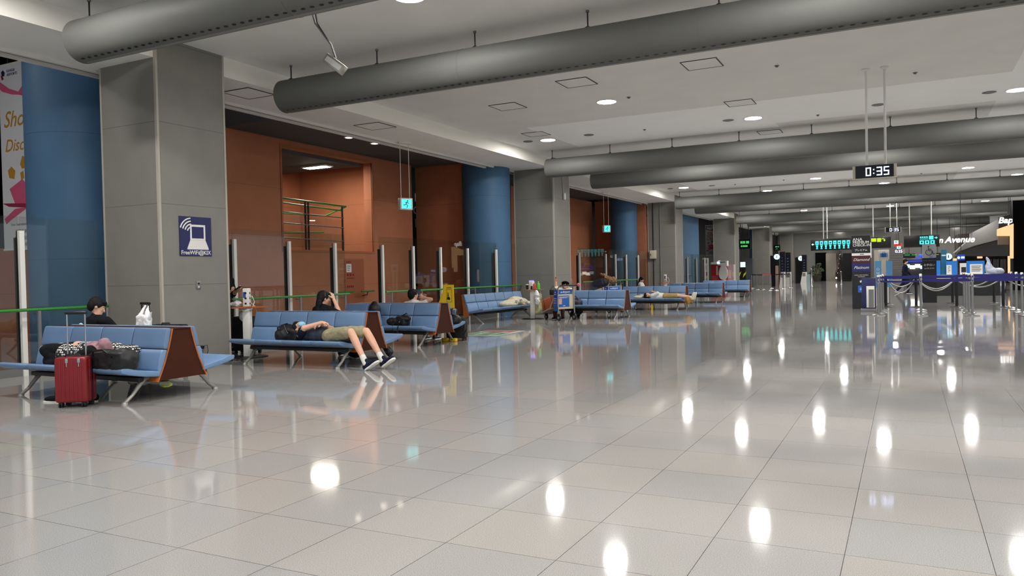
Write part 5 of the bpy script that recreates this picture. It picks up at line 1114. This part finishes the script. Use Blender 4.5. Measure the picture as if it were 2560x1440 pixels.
# suitcase sign on two posts
t = thing('baggage_sign', 'white sign with blue suitcase pictogram on two white posts', 'sign', (-.72, 31.5, 0)); p, q = at(2196, 649, 31.5), at(2223, 624, 31.5)
b = MB(); b.bx(p.x+.72, q.x+.72, 0, .05, p.z, q.z, WHITE, bev=.005); b.build('board', t)
b = MB(); cx, cz = (p.x+q.x)/2+.72, (p.z+q.z)/2-.02; b.bx(cx-.12, cx-.10, -.004, -.001, cz-.075, cz+.075, CARTB); b.bx(cx-.085, cx+.085, -.004, -.001, cz-.075, cz+.075, CARTB); b.bx(cx+.10, cx+.12, -.004, -.001, cz-.075, cz+.075, CARTB)
b.bx(cx-.045, cx+.045, -.004, -.001, cz+.10, cz+.115, CARTB); b.bx(cx-.045, cx-.03, -.004, -.001, cz+.075, cz+.11, CARTB); b.bx(cx+.03, cx+.045, -.004, -.001, cz+.075, cz+.11, CARTB); b.build('pictogram', t)
for xx in (p.x+.72+.07, q.x+.72-.07):
    b = MB(); b.bx(xx-.035, xx+.035, .01, .05, 0, p.z, WHITE); b.build('post', t)
# wheelchair sign board
t = thing('wheelchair_sign', 'pale square wheelchair sign on top of a tall black board', 'sign', (.74, 31.5, 0)); p, q = at(2303, 645, 31.5), at(2337, 610, 31.5); W2 = (q.x-p.x)/2; cz = (p.z+q.z)/2
b = MB(); b.bx(-W2, W2, 0, .06, p.z, q.z, mat('pale_grey_board', (186, 188, 190), .5)); b.build('board', t)
b = MB(); b.bx(-W2-.01, W2+.01, .0, .1, .0, p.z-.01, TOT); b.build('black_board', t)
b = MB(); F = lambda x, z: (x, -.006, cz+z)
b.tube([F(-.01+.10*math.cos(a), -.05+.10*math.sin(a)) for a in [1.9+4.6*i/16 for i in range(17)]], .011, INK, 6); b.cyl(F(-.02, .16), F(-.02, .159), .026, INK); b.ell(V(F(-.02, .16)), (.026, .006, .026), INK, seg=12)
for a, c in ((F(-.02, .12), F(-.015, .01)), (F(-.015, .01), F(.09, .01)), (F(.09, .01), F(.13, -.11)), (F(.13, -.11), F(.18, -.10)), (F(-.02, .06), F(.07, .06))): b.cyl(a, c, .012, INK, seg=8)
b.text('ANA', .05, FY(.05, -.003, cz-.22), NAVY, shear=.3, bold=.001); b.build('pictogram', t)
b = MB(); b.text('SPECIAL ASSISTANCE', .045, FY(0, -.003, p.z-.10), GREYP); b.text('お手伝い', .09, FY(0, -.003, p.z-.26), WHITE); b.text('▲ 优先 한국어', .05, FY(0, -.003, p.z-.38), WHITE); b.build('lettering', t)

# barrier posts with belts, and rope posts
def belt_post_proto():
    t = thing('barrier_post', None, 'barrier post')
    b = MB(); b.lathe((0, 0, 0), [(.17, 0), (.17, .012), (.16, .02), (.06, .035), (.035, .05)], CHROME, 28); b.build('base', t)
    b = MB(); b.cyl((0, 0, .04), (0, 0, .90), .032, STEEL, seg=18); b.build('pole', t)
    b = MB(); b.lathe((0, 0, .88), [(.036, 0), (.04, .01), (.04, .20), (.03, .215)], CHROME, 18); b.bx(-.012, .012, -.045, .045, .90, .94, BELT); b.bx(-.012, .012, -.045, .045, 1.0, 1.05, BELT); b.build('belt_head', t)
    return t
bp = belt_post_proto(); used = False
BP = []
ROWN = ('first', 'second', 'third', 'fourth')
for r, y in enumerate((23.3, 24.8, 26.2, 27.6)):
    for c_, x in enumerate((-.68, .34, 1.52, 2.75)):
        if r == 3 and c_ < 2: continue
        BP.append((x+(0.02*r), y, 'chrome belt barrier post, %s row from the camera, %s from the left' % (ROWN[r], ROWN[c_])))
for (x, y, l) in BP:
    o = bp if not used else copy_tree(bp); used = True; o.location = (x, y, 0); o['label'] = l; o['group'] = 'chrome posts with navy belts'
def belt(x0, x1, y, z, h, label, m=BELT, y1=None):
    b = MB(); y1 = y if y1 is None else y1; n = 8
    for i in range(n):
        a, c = i/n, (i+1)/n; s0, s1 = -.015*math.sin(PI*a), -.015*math.sin(PI*c)
        P0 = V((x0+(x1-x0)*a, y+(y1-y)*a, z+s0)); P1 = V((x0+(x1-x0)*c, y+(y1-y)*c, z+s1)); Z = V((0, 0, h)); th = V((0, .002, 0)) if abs(x1-x0) > abs(y1-y) else V((.002, 0, 0))
        b.quad(P0-th, P1-th, P1-th+Z, P0-th+Z, m); b.quad(P0+th, P0+th+Z, P1+th+Z, P1+th, m)
    return tag(b.build('barrier_belt'), label, 'barrier belt', 'navy belts of the queue barriers')
for r, y in enumerate((23.3, 24.8, 26.2, 27.6)):
    xs = [x for x in (-.68, .34, 1.52, 2.75, 4.2)]
    for c_, (x0, x1) in enumerate(zip(xs, xs[1:])):
        if (r == 3 and c_ < 2): continue
        for k, z in enumerate((.905, 1.005)):
            if r and k == 0 and c_ == 0: continue
            belt(x0+.05+.02*r, x1-.03+.02*r, y, z, .045, '%s navy belt in the %s row from the camera, %s span from the left' % (('lower', 'upper')[k], ROWN[r], ROWN[c_]))
# black posts with silver ropes
def rope_post_proto():
    t = thing('rope_post', None, 'rope post'); b = MB(); b.lathe((0, 0, 0), [(.19, 0), (.19, .01), (.15, .02), (.05, .03), (.04, .05)], BLACK, 26); b.build('base', t)
    b = MB(); b.cyl((0, 0, .03), (0, 0, .93), .042, BLACK, seg=16); b.build('pole', t); b = MB(); b.lathe((0, 0, .93), [(.048, 0), (.048, .03), (.03, .045)], CHROME, 16); b.cyl((-.055, 0, .88), (.055, 0, .88), .012, CHROME, seg=10); b.build('rope_ring', t); return t
rp = rope_post_proto(); used = False
RP = [(-.60, 28.3), (.28, 28.3), (1.42, 28.3), (2.67, 28.3), (-.7, 30.8), (1.43, 31.0), (2.66, 31.0), (3.9, 28.3)]
for i, (x, y) in enumerate(RP):
    o = rp if not used else copy_tree(rp); used = True; o.location = (x, y, 0); o['group'] = 'black rope posts'
    o['label'] = 'black rope post with silver top, %s of the %s row from the left' % (('first', 'second', 'third', 'fourth', 'first', 'second', 'third', 'fifth')[i], 'front' if y < 29 else 'rear')
def rope(p, q, sag, label):
    b = MB(); p = V(p); q = V(q); b.tube([p+(q-p)*t_-V((0, 0, 4*sag*t_*(1-t_))) for t_ in [i/14 for i in range(15)]], .020, STEEL, 8); return tag(b.build('silver_rope'), label, 'rope', 'silver ropes between the black posts')
ROPES = [(0, 1, .22, 'shallow rope of the first span from the left'), (0, 1, .42, 'deep rope of the first span from the left'), (1, 2, .30, 'shallow rope in the middle span'), (1, 2, .36, 'deep rope in the middle span'), (2, 3, .26, 'rope of the third span'), (3, 7, .24, 'rope of the last span at right'), (5, 6, .28, 'rope between the two rear posts at right')]
for a, c, sg, l in ROPES: rope((RP[a][0]+.05, RP[a][1], .88), (RP[c][0]-.05, RP[c][1], .88), sg, 'silver sagging '+l)

# ------------------------------------------------------------------ far end of the hall
LG = mat('lobby_grey', (128, 126, 122), .7, noise_=.04); SHUT = mat('shutter_grey', (96, 94, 92), .6)
b = MB(); b.bx(-16, 14, 84, 84.4, 0, 5.2, LG); struct('wall_back', b)
b = MB(); b.bx(14, 14.3, 40, 84, 0, 5.2, LG); struct('wall_right', b)
p, q = at(2060, 700, 83.9), at(2038, 632, 83.9); b = MB(); b.bx(q.x, at(2066, 632, 83.9).x, 83.85, 83.98, 0, q.z, BLACKM); struct('door_2', b)
b = MB(); b.bx(at(2066, 640, 83.9).x, at(2092, 640, 83.9).x, 83.2, 83.98, 0, at(2066, 634, 83.9).z, BEIGE); struct('wall_panel', b)
b = MB(); z1 = at(2200, 625, 83).z; b.bx(at(2185, 640, 83).x, at(2262, 640, 83).x, 82.9, 83.98, 0, z1, BEIGE)
for i in range(14): b.bx(at(2222, 640, 83).x, at(2258, 640, 83).x, 82.86, 82.9, .12+i*.22, .30+i*.22, SHUT)
struct('wall_shutter', b)
# escalator
t = thing('escalator', 'far escalator with shiny side panels rising beside the black totem', 'escalator', (-5.0, 78.5, 0))
xa, xb = at(2098, 700, 78.5).x+5.0, at(2128, 700, 78.5).x+5.0
b = MB()
for i in range(20): b.bx(xa, xb, i*.36, i*.36+.38, 0, .18*i+.02, BLACK)
b.build('steps', t)
sp = mat('balustrade_glow', (170, 140, 140), .15, metal=.9)
for x in (xa-.2, xb+.2):
    b = MB(); M4 = Matrix(((0, 0, 1, x-.06), (1, 0, 0, 0), (0, 1, 0, 0), (0, 0, 0, 1))); b.prism([(-.6, 0), (-.6, .9), (7.2, 4.5), (7.2, 3.4), (0, 0)], .12, sp, M4); b.build('balustrade', t)
    b = MB(); b.tube([(x, -.75, .5), (x, -.7, .85), (x, -.5, .98), (x, 0, 1.1), (x, 7.2, 4.6)], .06, BLACK, 8); b.build('handrail', t)
    b = MB()
    for i in range(7): b.ell(V((x, i*.9-.62, .35+i*.45)), (.07, .05, .07), E_SMALL, seg=8)
    b.build('balustrade_lamps', t)
def bollard(u, v, h, label, m=CHROME):
    p = flr(u, v); b = MB(); b.lathe((p.x, p.y, 0), [(.09, 0), (.07, .03), (.055, .05), (.055, h), (.0, h+.04)], m, 16); tag(b.build('bollard'), label, 'bollard')
bollard(2029, 716, 1.25, 'thin steel bollard left below the cyan direction sign'); bollard(2103, 711, 1.0, 'steel bollard in front of the far escalator')
t = thing('potted_plant', 'far green potted plant in front of the dark doorway', 'potted plant', (at(2043, 700, 81).x, 81, 0))
b = MB(); b.lathe((0, 0, 0), [(.3, 0), (.42, .5), (.42, .6)], mat('plant_pot', (72, 68, 60), .6), 18); b.build('pot', t)
b = MB()
for i in range(26):
    a = i*2.4; r = .25+.35*((i*37) % 10)/10; h = .7+1.1*((i*53) % 10)/10; c = V((r*math.cos(a), r*math.sin(a), h)); b.cyl((0, 0, .55), c, .012, MATS['khaki_cloth'], seg=5); b.ell(c, (.16, .05, .10), mat('leaf_green', (56, 76, 48), .6) if i == 0 else MATS['leaf_green'], rot=Matrix.Rotation(a, 3, 'Z'), seg=8)
b.build('leaves', t)
# info totems, flight screens and machines by the far columns
def info_disc(u, v, r, Y, label):
    p = at(u, v, Y); t = thing('info_sign', label, 'information sign', (p.x, Y, 0))
    b = MB(); nb = bmesh.new(); bmesh.ops.create_cone(nb, cap_ends=True, segments=28, radius1=r, radius2=r, depth=.12); b.add(nb, E_INFO, Matrix.Translation((0, 0, p.z)) @ Matrix.Rotation(PI/2, 4, 'X')); b.text('i', r*1.3, FY(0, -.065, p.z), NAVY, bold=.01); b.build('lit_disc', t)
    b = MB(); b.bx(-.06, .06, -.04, .04, 0, p.z-r, DARK); b.bx(-.5, .15, .1, .3, 0, p.z+.1, BLACK); b.build('stand', t)
info_disc(1942, 642, .21, 62, 'round lit information sign left of the far flight screens')
info_disc(2002, 646, .22, 74, 'round lit information sign farther off beside the blue panel')
info_disc(2371, 641.5, .145, 40, 'round lit information sign above the blue check-in desks')
def box_at(name, label, cat, u0, u1, vt, vb, Y, m, depth=.4, extra=None, grounded=False, shape=None, hang=True):
    p, q = at(u0, vb, Y), at(u1, vt, Y); z0 = 0 if grounded else p.z; t = thing(name, label, cat, ((p.x+q.x)/2, Y, 0)); w_ = q.x-p.x
    b = MB(); b.bx(-w_/2, w_/2, 0, depth, z0, q.z, m) if shape is None else shape(b, w_, z0, q.z); b.build('body', t)
    if extra: b = MB(); extra(b, w_, z0, q.z); b.build('front', t)
    if not grounded and hang:
        b = MB(); b.cyl((0, depth/2, q.z), (0, depth/2, ZC), .015, DARK, seg=6); b.build('hanger_rod', t)
    return t
def scr(b, w_, z0, z1): b.bx(-w_/2+.05, w_/2-.05, -.01, 0, z0+.3, z1-.15, E_SCR); [b.bx(-w_/2+.12, w_/2-.15, -.014, -.01, z1-.5-.22*i, z1-.44-.22*i, GREYP) for i in range(9)]
box_at('flight_screen', 'tall black flight information screen, nearer of the two by the far check-in machines', 'screen', 1950, 1962, 629, 681, 61, BLACK, .3, scr, True)
box_at('flight_screen', 'tall black flight information screen, farther right of the two by the far machines', 'screen', 1964, 1976, 631, 681, 63, BLACK, .3, scr, True)
box_at('flight_screen', 'black flight screen right of the farther round information sign', 'screen', 2005, 2016, 637, 680, 73, BLACK, .3, scr, True)
def wedge(b, w_, z0, z1): b.prism([(-w_/2, 0), (w_/2, 0), (w_/2, z1), (-w_/2+w_*.35, z1)], .5, WHITE, FY(0, .5, 0))
for (u0, u1, vt, Y, l) in ((1948, 1961, 680, 60, 'white self check-in machine below the nearer flight screen'), (1962, 1976, 680, 62, 'white self check-in machine below the second flight screen'), (2001, 2016, 680, 72, 'white self check-in machine beside the far blue panel')):
    box_at('check_in_machine', l, 'check-in machine', u0, u1, vt, 707, Y, WHITE, .5, lambda b, w_, z0, z1: b.bx(-w_*.15, w_*.35, -.012, 0, z1*.62, z1*.92, GREYP), True, wedge)
box_at('poster_stand', 'narrow orange and white poster stand left of the far check-in machines', 'poster stand', 1939, 1946, 664, 707, 61, mat('poster_peach', (214, 176, 156), .6), .1, None, True)
box_at('wall_panel_board', 'tall blue board behind the farther round information sign', 'board', 1989, 1996, 652, 706, 74.5, mat('royal_blue', (24, 44, 150), .6), .3, None, True)
box_at('teal_case', 'small teal case standing right of the far white machine', 'suitcase', 2018, 2024, 686, 706, 72, mat('pale_teal', (140, 168, 172), .5), .3, None, True)
def gsign(u0, u1, v0, v1, Y, label):
    p, q = at(u0, v1, Y), at(u1, v0, Y); t = thing('direction_sign', label, 'sign', ((p.x+q.x)/2, Y, (p.z+q.z)/2)); w_, h_ = q.x-p.x, q.z-p.z
    b = MB(); b.bx(-w_/2, w_/2, 0, .25, -h_/2, h_/2, BLACK); b.build('board', t); b = MB(); b.bx(-w_/2+.15, w_*.06, -.01, -.002, .05, h_/2-.12, E_GREEN); b.bx(w_*.14, w_/2-.1, -.01, -.002, .05, h_/2-.12, E_GREEN)
    for i in range(6): b.bx(-w_/2+.18+i*(w_-.5)/5, -w_/2+.18+i*(w_-.5)/5+.11, -.01, -.002, -h_/2+.15, -.08, E_GREEN)
    b.build('lit_symbols', t); b = MB()
    for dx in (-w_/3, w_/3): b.cyl((dx, .12, h_/2), (dx, .12, 5.0-(p.z+q.z)/2), .03, DARK, seg=8)
    b.build('hanger_pole', t)
gsign(1846, 1876, 598, 623, 58.5, 'black hanging sign with green symbols between the fourth and fifth columns')
gsign(1934, 1950, 612, 627, 72, 'smaller black hanging sign with green symbols above the far information sign')
box_at('shop_board', 'small dark shop board with yellow stripes and lit display past the fourth column', 'shop board', 1843, 1864, 668, 707, 56.0, BLACK, .3, lambda b, w_, z0, z1: (b.prism([(-.3, z0+.7), (-.1, z0+.9), (.0, z0+1.2), (-.2, z0+1.0)], .01, MATS['neon_yellow'], FY(0, -.01, 0)), b.prism([(.1, z0+.75), (.3, z0+1.0), (.35, z0+1.2), (.15, z0+1.0)], .01, MATS['neon_yellow'], FY(0, -.01, 0))), True)
box_at('lit_display', 'small bright display above the dark shop board past the fourth column', 'display', 1851, 1862, 655, 668, 56.2, E_INFO, .2, None, False)
box_at('grey_cabinet', 'tall dark grey cabinet beside the shop board before the fifth column', 'cabinet', 1864, 1881, 646, 707, 57.5, mat('slate_cabinet', (72, 76, 78), .5), .6, None, True)
# red kiosk and poster rack
KR = mat('kiosk_red', (176, 26, 34), .35); t = thing('red_kiosk', 'red and white photo kiosk with rounded white panel before the fourth column', 'kiosk', (at(1790, 700, 47).x, 47, 0)); o0 = at(1790, 700, 47).x
K = lambda u, v: (at(u, v, 46.9).x-o0, at(u, v, 46.9).z)
b = MB(); b.bx(K(1777, 680)[0], K(1812, 680)[0], 0, .9, 0, K(1790, 661)[1], KR); b.build('body', t)
b = MB(); b.prism([K(1777, 661), K(1794, 661), K(1794, 654), K(1777, 656)], .5, CREAM, FY(0, .4, 0)); b.prism([K(1795, 663), K(1818, 665), K(1818, 652), K(1795, 653)], .5, WHITE, FY(0, .3, 0)); b.bx(K(1800, 655)[0], K(1814, 655)[0], -.21, -.2, K(1806, 656.5)[1], K(1806, 654.5)[1], INK); b.build('top_sign', t)
b = MB(); c = K(1808, 680); b.prism([(c[0]+.25*math.cos(a)*(1-.25*math.sin(a)), c[1]+.46*math.sin(a)) for a in [2*PI*i/24 for i in range(24)]], .12, WHITE, FY(0, -.02, 0)); b.prism([(c[0]-.05, c[1]-.4), (c[0]+.1, c[1]-.45), (c[0]+.42, c[1]-.95), (c[0]+.15, c[1]-.92)], .1, WHITE, FY(0, -.03, 0)); b.build('white_panel', t)
b = MB(); b.bx(K(1790, 680)[0], K(1794, 680)[0], -.03, 0, K(1792, 688)[1], K(1792, 665)[1], CREAM); b.bx(K(1779, 690)[0], K(1795, 690)[0], -.03, 0, K(1787, 702)[1], K(1787, 690)[1], MATS['sticker_red']); b.ell(V((K(1798, 657)[0], -.12, K(1798, 657)[1])), (.13, .1, .13), E_INFO); b.build('front_details', t)
t = box_at('white_machine', 'pale vending machine with small notices right of the red kiosk', 'vending machine', 1819, 1834, 661, 706, 47.6, mat('pale_machine', (186, 180, 180), .5), .6, lambda b, w_, z0, z1: (b.bx(-w_*.4, w_*.1, -.01, 0, z1*.5, z1*.8, WHITE), b.bx(w_*.2, w_*.5, -.02, 0, z1*.55, z1*.72, CREAM)), True)
box_at('leaflet_rack', 'tall leaflet rack with coloured cards behind the far glass screen', 'rack', 1757, 1769, 645, 704, 52.6, WHITE, .3, lambda b, w_, z0, z1: [b.bx(-w_*.4+(i % 3)*w_*.28, -w_*.4+(i % 3)*w_*.28+w_*.22, -.01, 0, z1-.35-.42*(i//3), z1-.10-.42*(i//3), (MATS['sticker_red'], CREAM, MATS['pink_ball'], MATS['pale_machine'])[i % 4]) for i in range(12)], True)
# far queue barriers in red and black
FB = [(1879, 728), (1892, 731), (1907, 731), (1924, 733), (1928, 728), (1958, 729), (1976, 727), (1940, 733)]
fb = thing('barrier_post', None, 'barrier post'); b = MB(); b.lathe((0, 0, 0), [(.17, 0), (.16, .02), (.03, .05)], CHROME, 20); b.build('base', fb); b = MB(); b.cyl((0, 0, .03), (0, 0, .96), .03, CHROME, seg=12); b.build('pole', fb)
FP = []
for i, (u, v) in enumerate(FB):
    o = fb if i == 0 else copy_tree(fb); p = flr(u, v-7); o.location = (p.x, p.y, 0); FP.append(p); o['label'] = 'far chrome barrier post by the last bench, number %s from the left' % ('one', 'two', 'three', 'four', 'five', 'seven', 'eight', 'six')[i]; o['group'] = 'far barrier posts'
for i, (a, c, m, l) in enumerate(((0, 2, BLACK, 'black belt nearest the farthest bench'), (2, 4, REDB, 'red belt of the far queue barriers'), (4, 5, BLACK, 'black belt right of the red one'), (5, 6, BLACK, 'rightmost black belt of the far barriers'))):
    belt(FP[a].x, FP[c].x, FP[a].y, .92, .07, l, m, FP[c].y)
    bpy.data.objects[-1]
# blue check-in desks
t = thing('check_in_desk', 'long white counter with bright blue back panels behind the barriers', 'counter', (2.1, 38.5, 0))
X = lambda u: at(u, 680, 38.5).x-2.1; Z = lambda v: at(2400, v, 38.5).z
b = MB(); b.bx(X(2325), X(2500), 0, .7, 0, Z(687), WHITE); b.bx(X(2325), X(2500), -.03, 0, .0, Z(700), DARK); b.build('counter', t)
for (u0, u1, v0) in ((2336, 2352, 650), (2366, 2394, 652), (2418, 2463, 653)):
    b = MB(); b.bx(X(u0), X(u1), .3, .35, Z(687), Z(v0), BLUEP); b.build('back_panel', t)
for (u0, u1, v0) in ((2367, 2380, 662), (2426, 2458, 661)):
    b = MB(); b.bx(X(u0), X(u1), .26, .29, Z(686), Z(v0), WHITE); [b.bx(X(u0)+.06, X(u1)-.06-.03*(i % 2), .255, .26, Z(v0)-.10-.07*i, Z(v0)-.075-.07*i, INK) for i in range(4)]; b.build('notice', t)
b = MB(); b.bx(X(2401), X(2417), .2, .45, Z(687), Z(658), WHITE); b.bx(X(2404), X(2416), .19, .2, Z(681), Z(668), DARK); b.build('printer', t)
box_at('teal_pillar', 'teal blue vertical board left of the round information sign at the desks', 'board', 2353, 2366, 624, 687, 39.0, mat('teal_board', (20, 104, 134), .5), .15, lambda b, w_, z0, z1: b.bx(-.08, .08, -.01, 0, z1-.28, z1-.22, WHITE), False, None, False)
box_at('hanging_board', 'small blue lit board with white marks above the check-in desks', 'sign', 2393, 2412, 636, 651, 39.5, mat('lit_blue', (30, 70, 190), .4), .08, lambda b, w_, z0, z1: (b.ell(V((-.09, -.01, (z0+z1)/2-.01)), (.06, .01, .06), E_INFO, seg=10), b.bx(.0, .14, -.01, 0, (z0+z1)/2-.05, (z0+z1)/2+.04, E_INFO)))
box_at('lit_band', 'long glowing blue band above the dark shop behind the wheelchair sign', 'lit sign', 2258, 2350, 650, 654.5, 60, E_BLUE, .2, lambda b, w_, z0, z1: b.text('LAWSON', .5, FY(.6, -.01, z1+.28), E_BLUE, bold=.01))
box_at('shop_sign', 'black far sign with green symbols below the direction sign', 'sign', 2258, 2288, 634, 646, 58, BLACK, .2, lambda b, w_, z0, z1: [b.bx(-w_/2+.08+.42*i, -w_/2+.4+.42*i, -.01, 0, z0+.2, z1-.06, E_GREEN) for i in range(4)])
box_at('shop_sign', 'black far sign with yellow symbol right of the wheelchair sign', 'sign', 2336, 2352, 632, 646, 58, BLACK, .2, lambda b, w_, z0, z1: b.bx(-w_*.4, w_*.2, -.01, 0, z0+.2, z1-.1, E_YEL))
b = MB(); b.bx(at(2258, 660, 61).x, at(2350, 660, 61).x, 60.5, 66, 0, at(2300, 649, 61).z, mat('shop_dark', (44, 46, 52), .7)); o = tag(b.build('shop_block'), 'dark convenience shop block under the glowing blue band', 'shop')
for i in range(6):
    b = MB(); p = at(2268+13*i, 665+3*(i % 2), 60.4); b.bx(p.x-.16, p.x+.16, 60.38, 60.49, p.z-.12, p.z+.12, E_SMALL if i % 3 else E_INFO); tag(b.build('shelf_display'), 'small lit shelf in the dark shop, number %s from the left' % ('one', 'two', 'three', 'four', 'five', 'six')[i], 'shelf', 'lit shelves of the dark shop')
# staff walking far off
hx, hy = at(2262, 690, 42).x, 42.0
T = torso((hx, hy, .88), (hx+.02, hy, 1.36), (0, -1, 0)); A = [arm((hx, hy-.17, 1.3), (hx-.08, hy-.18, 1.04), (hx+.08, hy-.14, .86)), arm((hx, hy+.17, 1.3), (hx+.1, hy+.18, 1.05), (hx+.24, hy+.15, .92))]
Lg = [leg((hx, hy-.09, .86), (hx+.18, hy-.09, .48), (hx+.12, hy-.09, .10)), leg((hx, hy+.09, .86), (hx-.08, hy+.09, .48), (hx-.34, hy+.09, .16))]
person('staff member in dark uniform walking far off behind the barriers', T+A[0]+A[1]+Lg[0]+Lg[1]+[((hx+.02, hy, 1.35), (hx+.03, hy, 1.46), .055)], ((hx+.04, hy, 1.53), (1, 0, -.1), (0, 0, 1)), HAIR_SHORT, [('uniform', swell(T, .02)+swell(A[0]+A[1], .016), NAVYC, .006), ('trousers', swell([x for l in Lg for x in l], .02), NAVYC, .006)], 1.0, [((hx+.12, hy-.09, .10), (1, 0, 0), (0, 0, -1), BLACK), ((hx-.34, hy+.09, .16), (1, 0, -.5), (-.3, 0, -1), BLACK)], voxel=.012)
o = blob('wrapped_goods', [('e', tuple(at(2489, 678, 39.5)), (.34, .3, .15)), (at(2477, 678, 39.5), at(2466, 642, 39.5), .20, .025), ('b', tuple(at(2484, 684, 39.5)-V((0, 0, .42))), (.8, .5, .85))], mat('wrap_grey', (176, 182, 196), .3, spec=.7, noise_=.2, nscale=6.), None, .03, 2, .06, 4.); tag(o, 'grey plastic wrapped equipment at the right end of the blue desks', 'covered equipment')
# sloping underside, glowing timber portal and dark tower at far right
def poly_at(name, label, cat, pts, Y, depth, m, kind=None):
    P_ = [at(u, v, Y) for u, v in pts]; b = MB(); b.prism([(p.x, p.z) for p in P_], depth, m, FY(0, Y+depth, 0)); return tag(b.build(name), label, cat, None, kind)
poly_at('sloping_soffit', None, None, [(2387, 632), (2431, 592), (2431, 581), (2500, 546), (2560, 520), (2620, 500), (2620, 560), (2500, 598), (2440, 613)], 62, 3.0, LG, 'structure')
poly_at('dark_soffit', None, None, [(2392, 634), (2500, 600), (2620, 566), (2620, 640), (2392, 640)], 62.5, 6.0, SHUT, 'structure')
t = thing('portal', 'warm glowing timber portal with white script sign at the right rim', 'shop front', (at(2515, 600, 46).x, 46, 0)); o0 = at(2515, 600, 46).x
K = lambda u, v: (at(u, v, 46).x-o0, at(u, v, 46).z)
b = MB(); b.prism([K(2498, 588), K(2498, 571), K(2534, 559), K(2534, 588)], 1.2, E_WARM, FY(0, 1.2, 0)); b.prism([K(2528, 588), K(2534, 588), K(2534, 646), K(2528, 646)], .6, E_WARM, FY(0, .6, 0)); b.build('glowing_timber', t)  # timber emits on its own, standing in for light falling on the wood
b = MB(); b.prism([K(2500, 571), K(2500, 541), K(2531, 535), K(2531, 560)], .3, BLACK, FY(0, .8, 0)); b.bx(K(2534, 600)[0], K(2580, 600)[0], .2, 1.5, 0, K(2545, 500)[1], BLACKM); b.bx(K(2502, 600)[0], K(2530, 600)[0], 1.3, 1.5, K(2515, 610)[1], K(2515, 588)[1], LG); b.build('dark_frame', t)
b = MB(); b.text('Bap', .42, FY(K(2516, 550)[0], .44, K(2516, 550)[1]), E_WHITE, shear=.2, bold=.01, depth=.01); b.build('script_sign', t)
b = MB(); p = at(2396, 700, 66); b.bx(p.x, 13.9, 66, 70, 0, 3.6, mat('shop_brown', (58, 46, 40), .7)); tag(b.build('dark_shop_block'), 'dark brown shop block under the sloping soffit at far right', 'shop')
for i, (u0, u1, v0, v1, m) in enumerate(((2443, 2456, 631, 646, E_WARM), (2383, 2392, 646, 652, E_WARM), (2402, 2411, 634, 638, E_WARM), (2520, 2526, 640, 690, E_WARM), (2340, 2348, 643, 648, E_BLUE))):
    box_at('lit_display', ('warm lit picture behind the blue desks', 'tiny warm lamp over the desks, left one', 'tiny warm lamp over the blue lit board', 'tall thin warm lit strip at the right rim', 'small blue lit mark right of the wheelchair sign')[i], 'display', u0, u1, v0, v1, 65.5 if i != 3 else 50, m, .1)
for i in range(5):
    u = 2476+i*9; box_at('dark_frame_post', 'thin black frame post of the far right shop, number %s from the left' % ('one', 'two', 'three', 'four', 'five')[i], 'post', u, u+3+i % 2*3, 648, 745, 41+i*.3, BLACK, .1, None, True)

# lit frontage seen through the slot between the terracotta walls
t = thing('slot_shop', 'dark glazed shop with white letters seen through the slot between the brown walls', 'shop front', (at(1038, 560, 30).x, 30, 0))
b = MB(); b.bx(-.7, .7, 0, .3, 0, 7, mat('slot_glass', (40, 60, 64), .2)); b.build('glazing', t)
b = MB()
for i, ch in enumerate('LOB'): b.text(ch, .55, FY(.12, -.01, at(1038, 495+i*32, 30).z), MATS['pale_grey_board'])
b.build('lettering', t)
b = MB(); b.lathe((0, -.6, at(1038, 470, 29.4).z), [(.16, 0), (.16, .05)], E_SMALL, 16); b.cyl((0, -.6, at(1038, 470, 29.4).z+.05), (0, -.6, 7), .03, BLACK); b.build('pendant_lamp', t)

# unseen fill lamps added left of the view to brighten banner and blue column
for i, (x, y, z) in enumerate(((-14.6, 5.6, 6.12), (-13.4, 2.6, 6.12))):
    t = thing('lobby_fill_lamp', 'large round fill lamp added out of view left of the first glass screen' if i == 0 else 'large round fill lamp added behind the camera, left side', 'ceiling light', (x, y, z))
    b = MB(); b.lathe((0, 0, 0), [(.3, .4), (.34, .06), (.34, 0)], DARK, 28); b.build('housing', t); b = MB(); b.lathe((0, 0, 0), [(.3, -.004), (.3, -.012)], emit('lobby_fill_glow', (255, 250, 240), 13.) if i == 0 else MATS['lobby_fill_glow'], 28); b.build('diffuser', t)
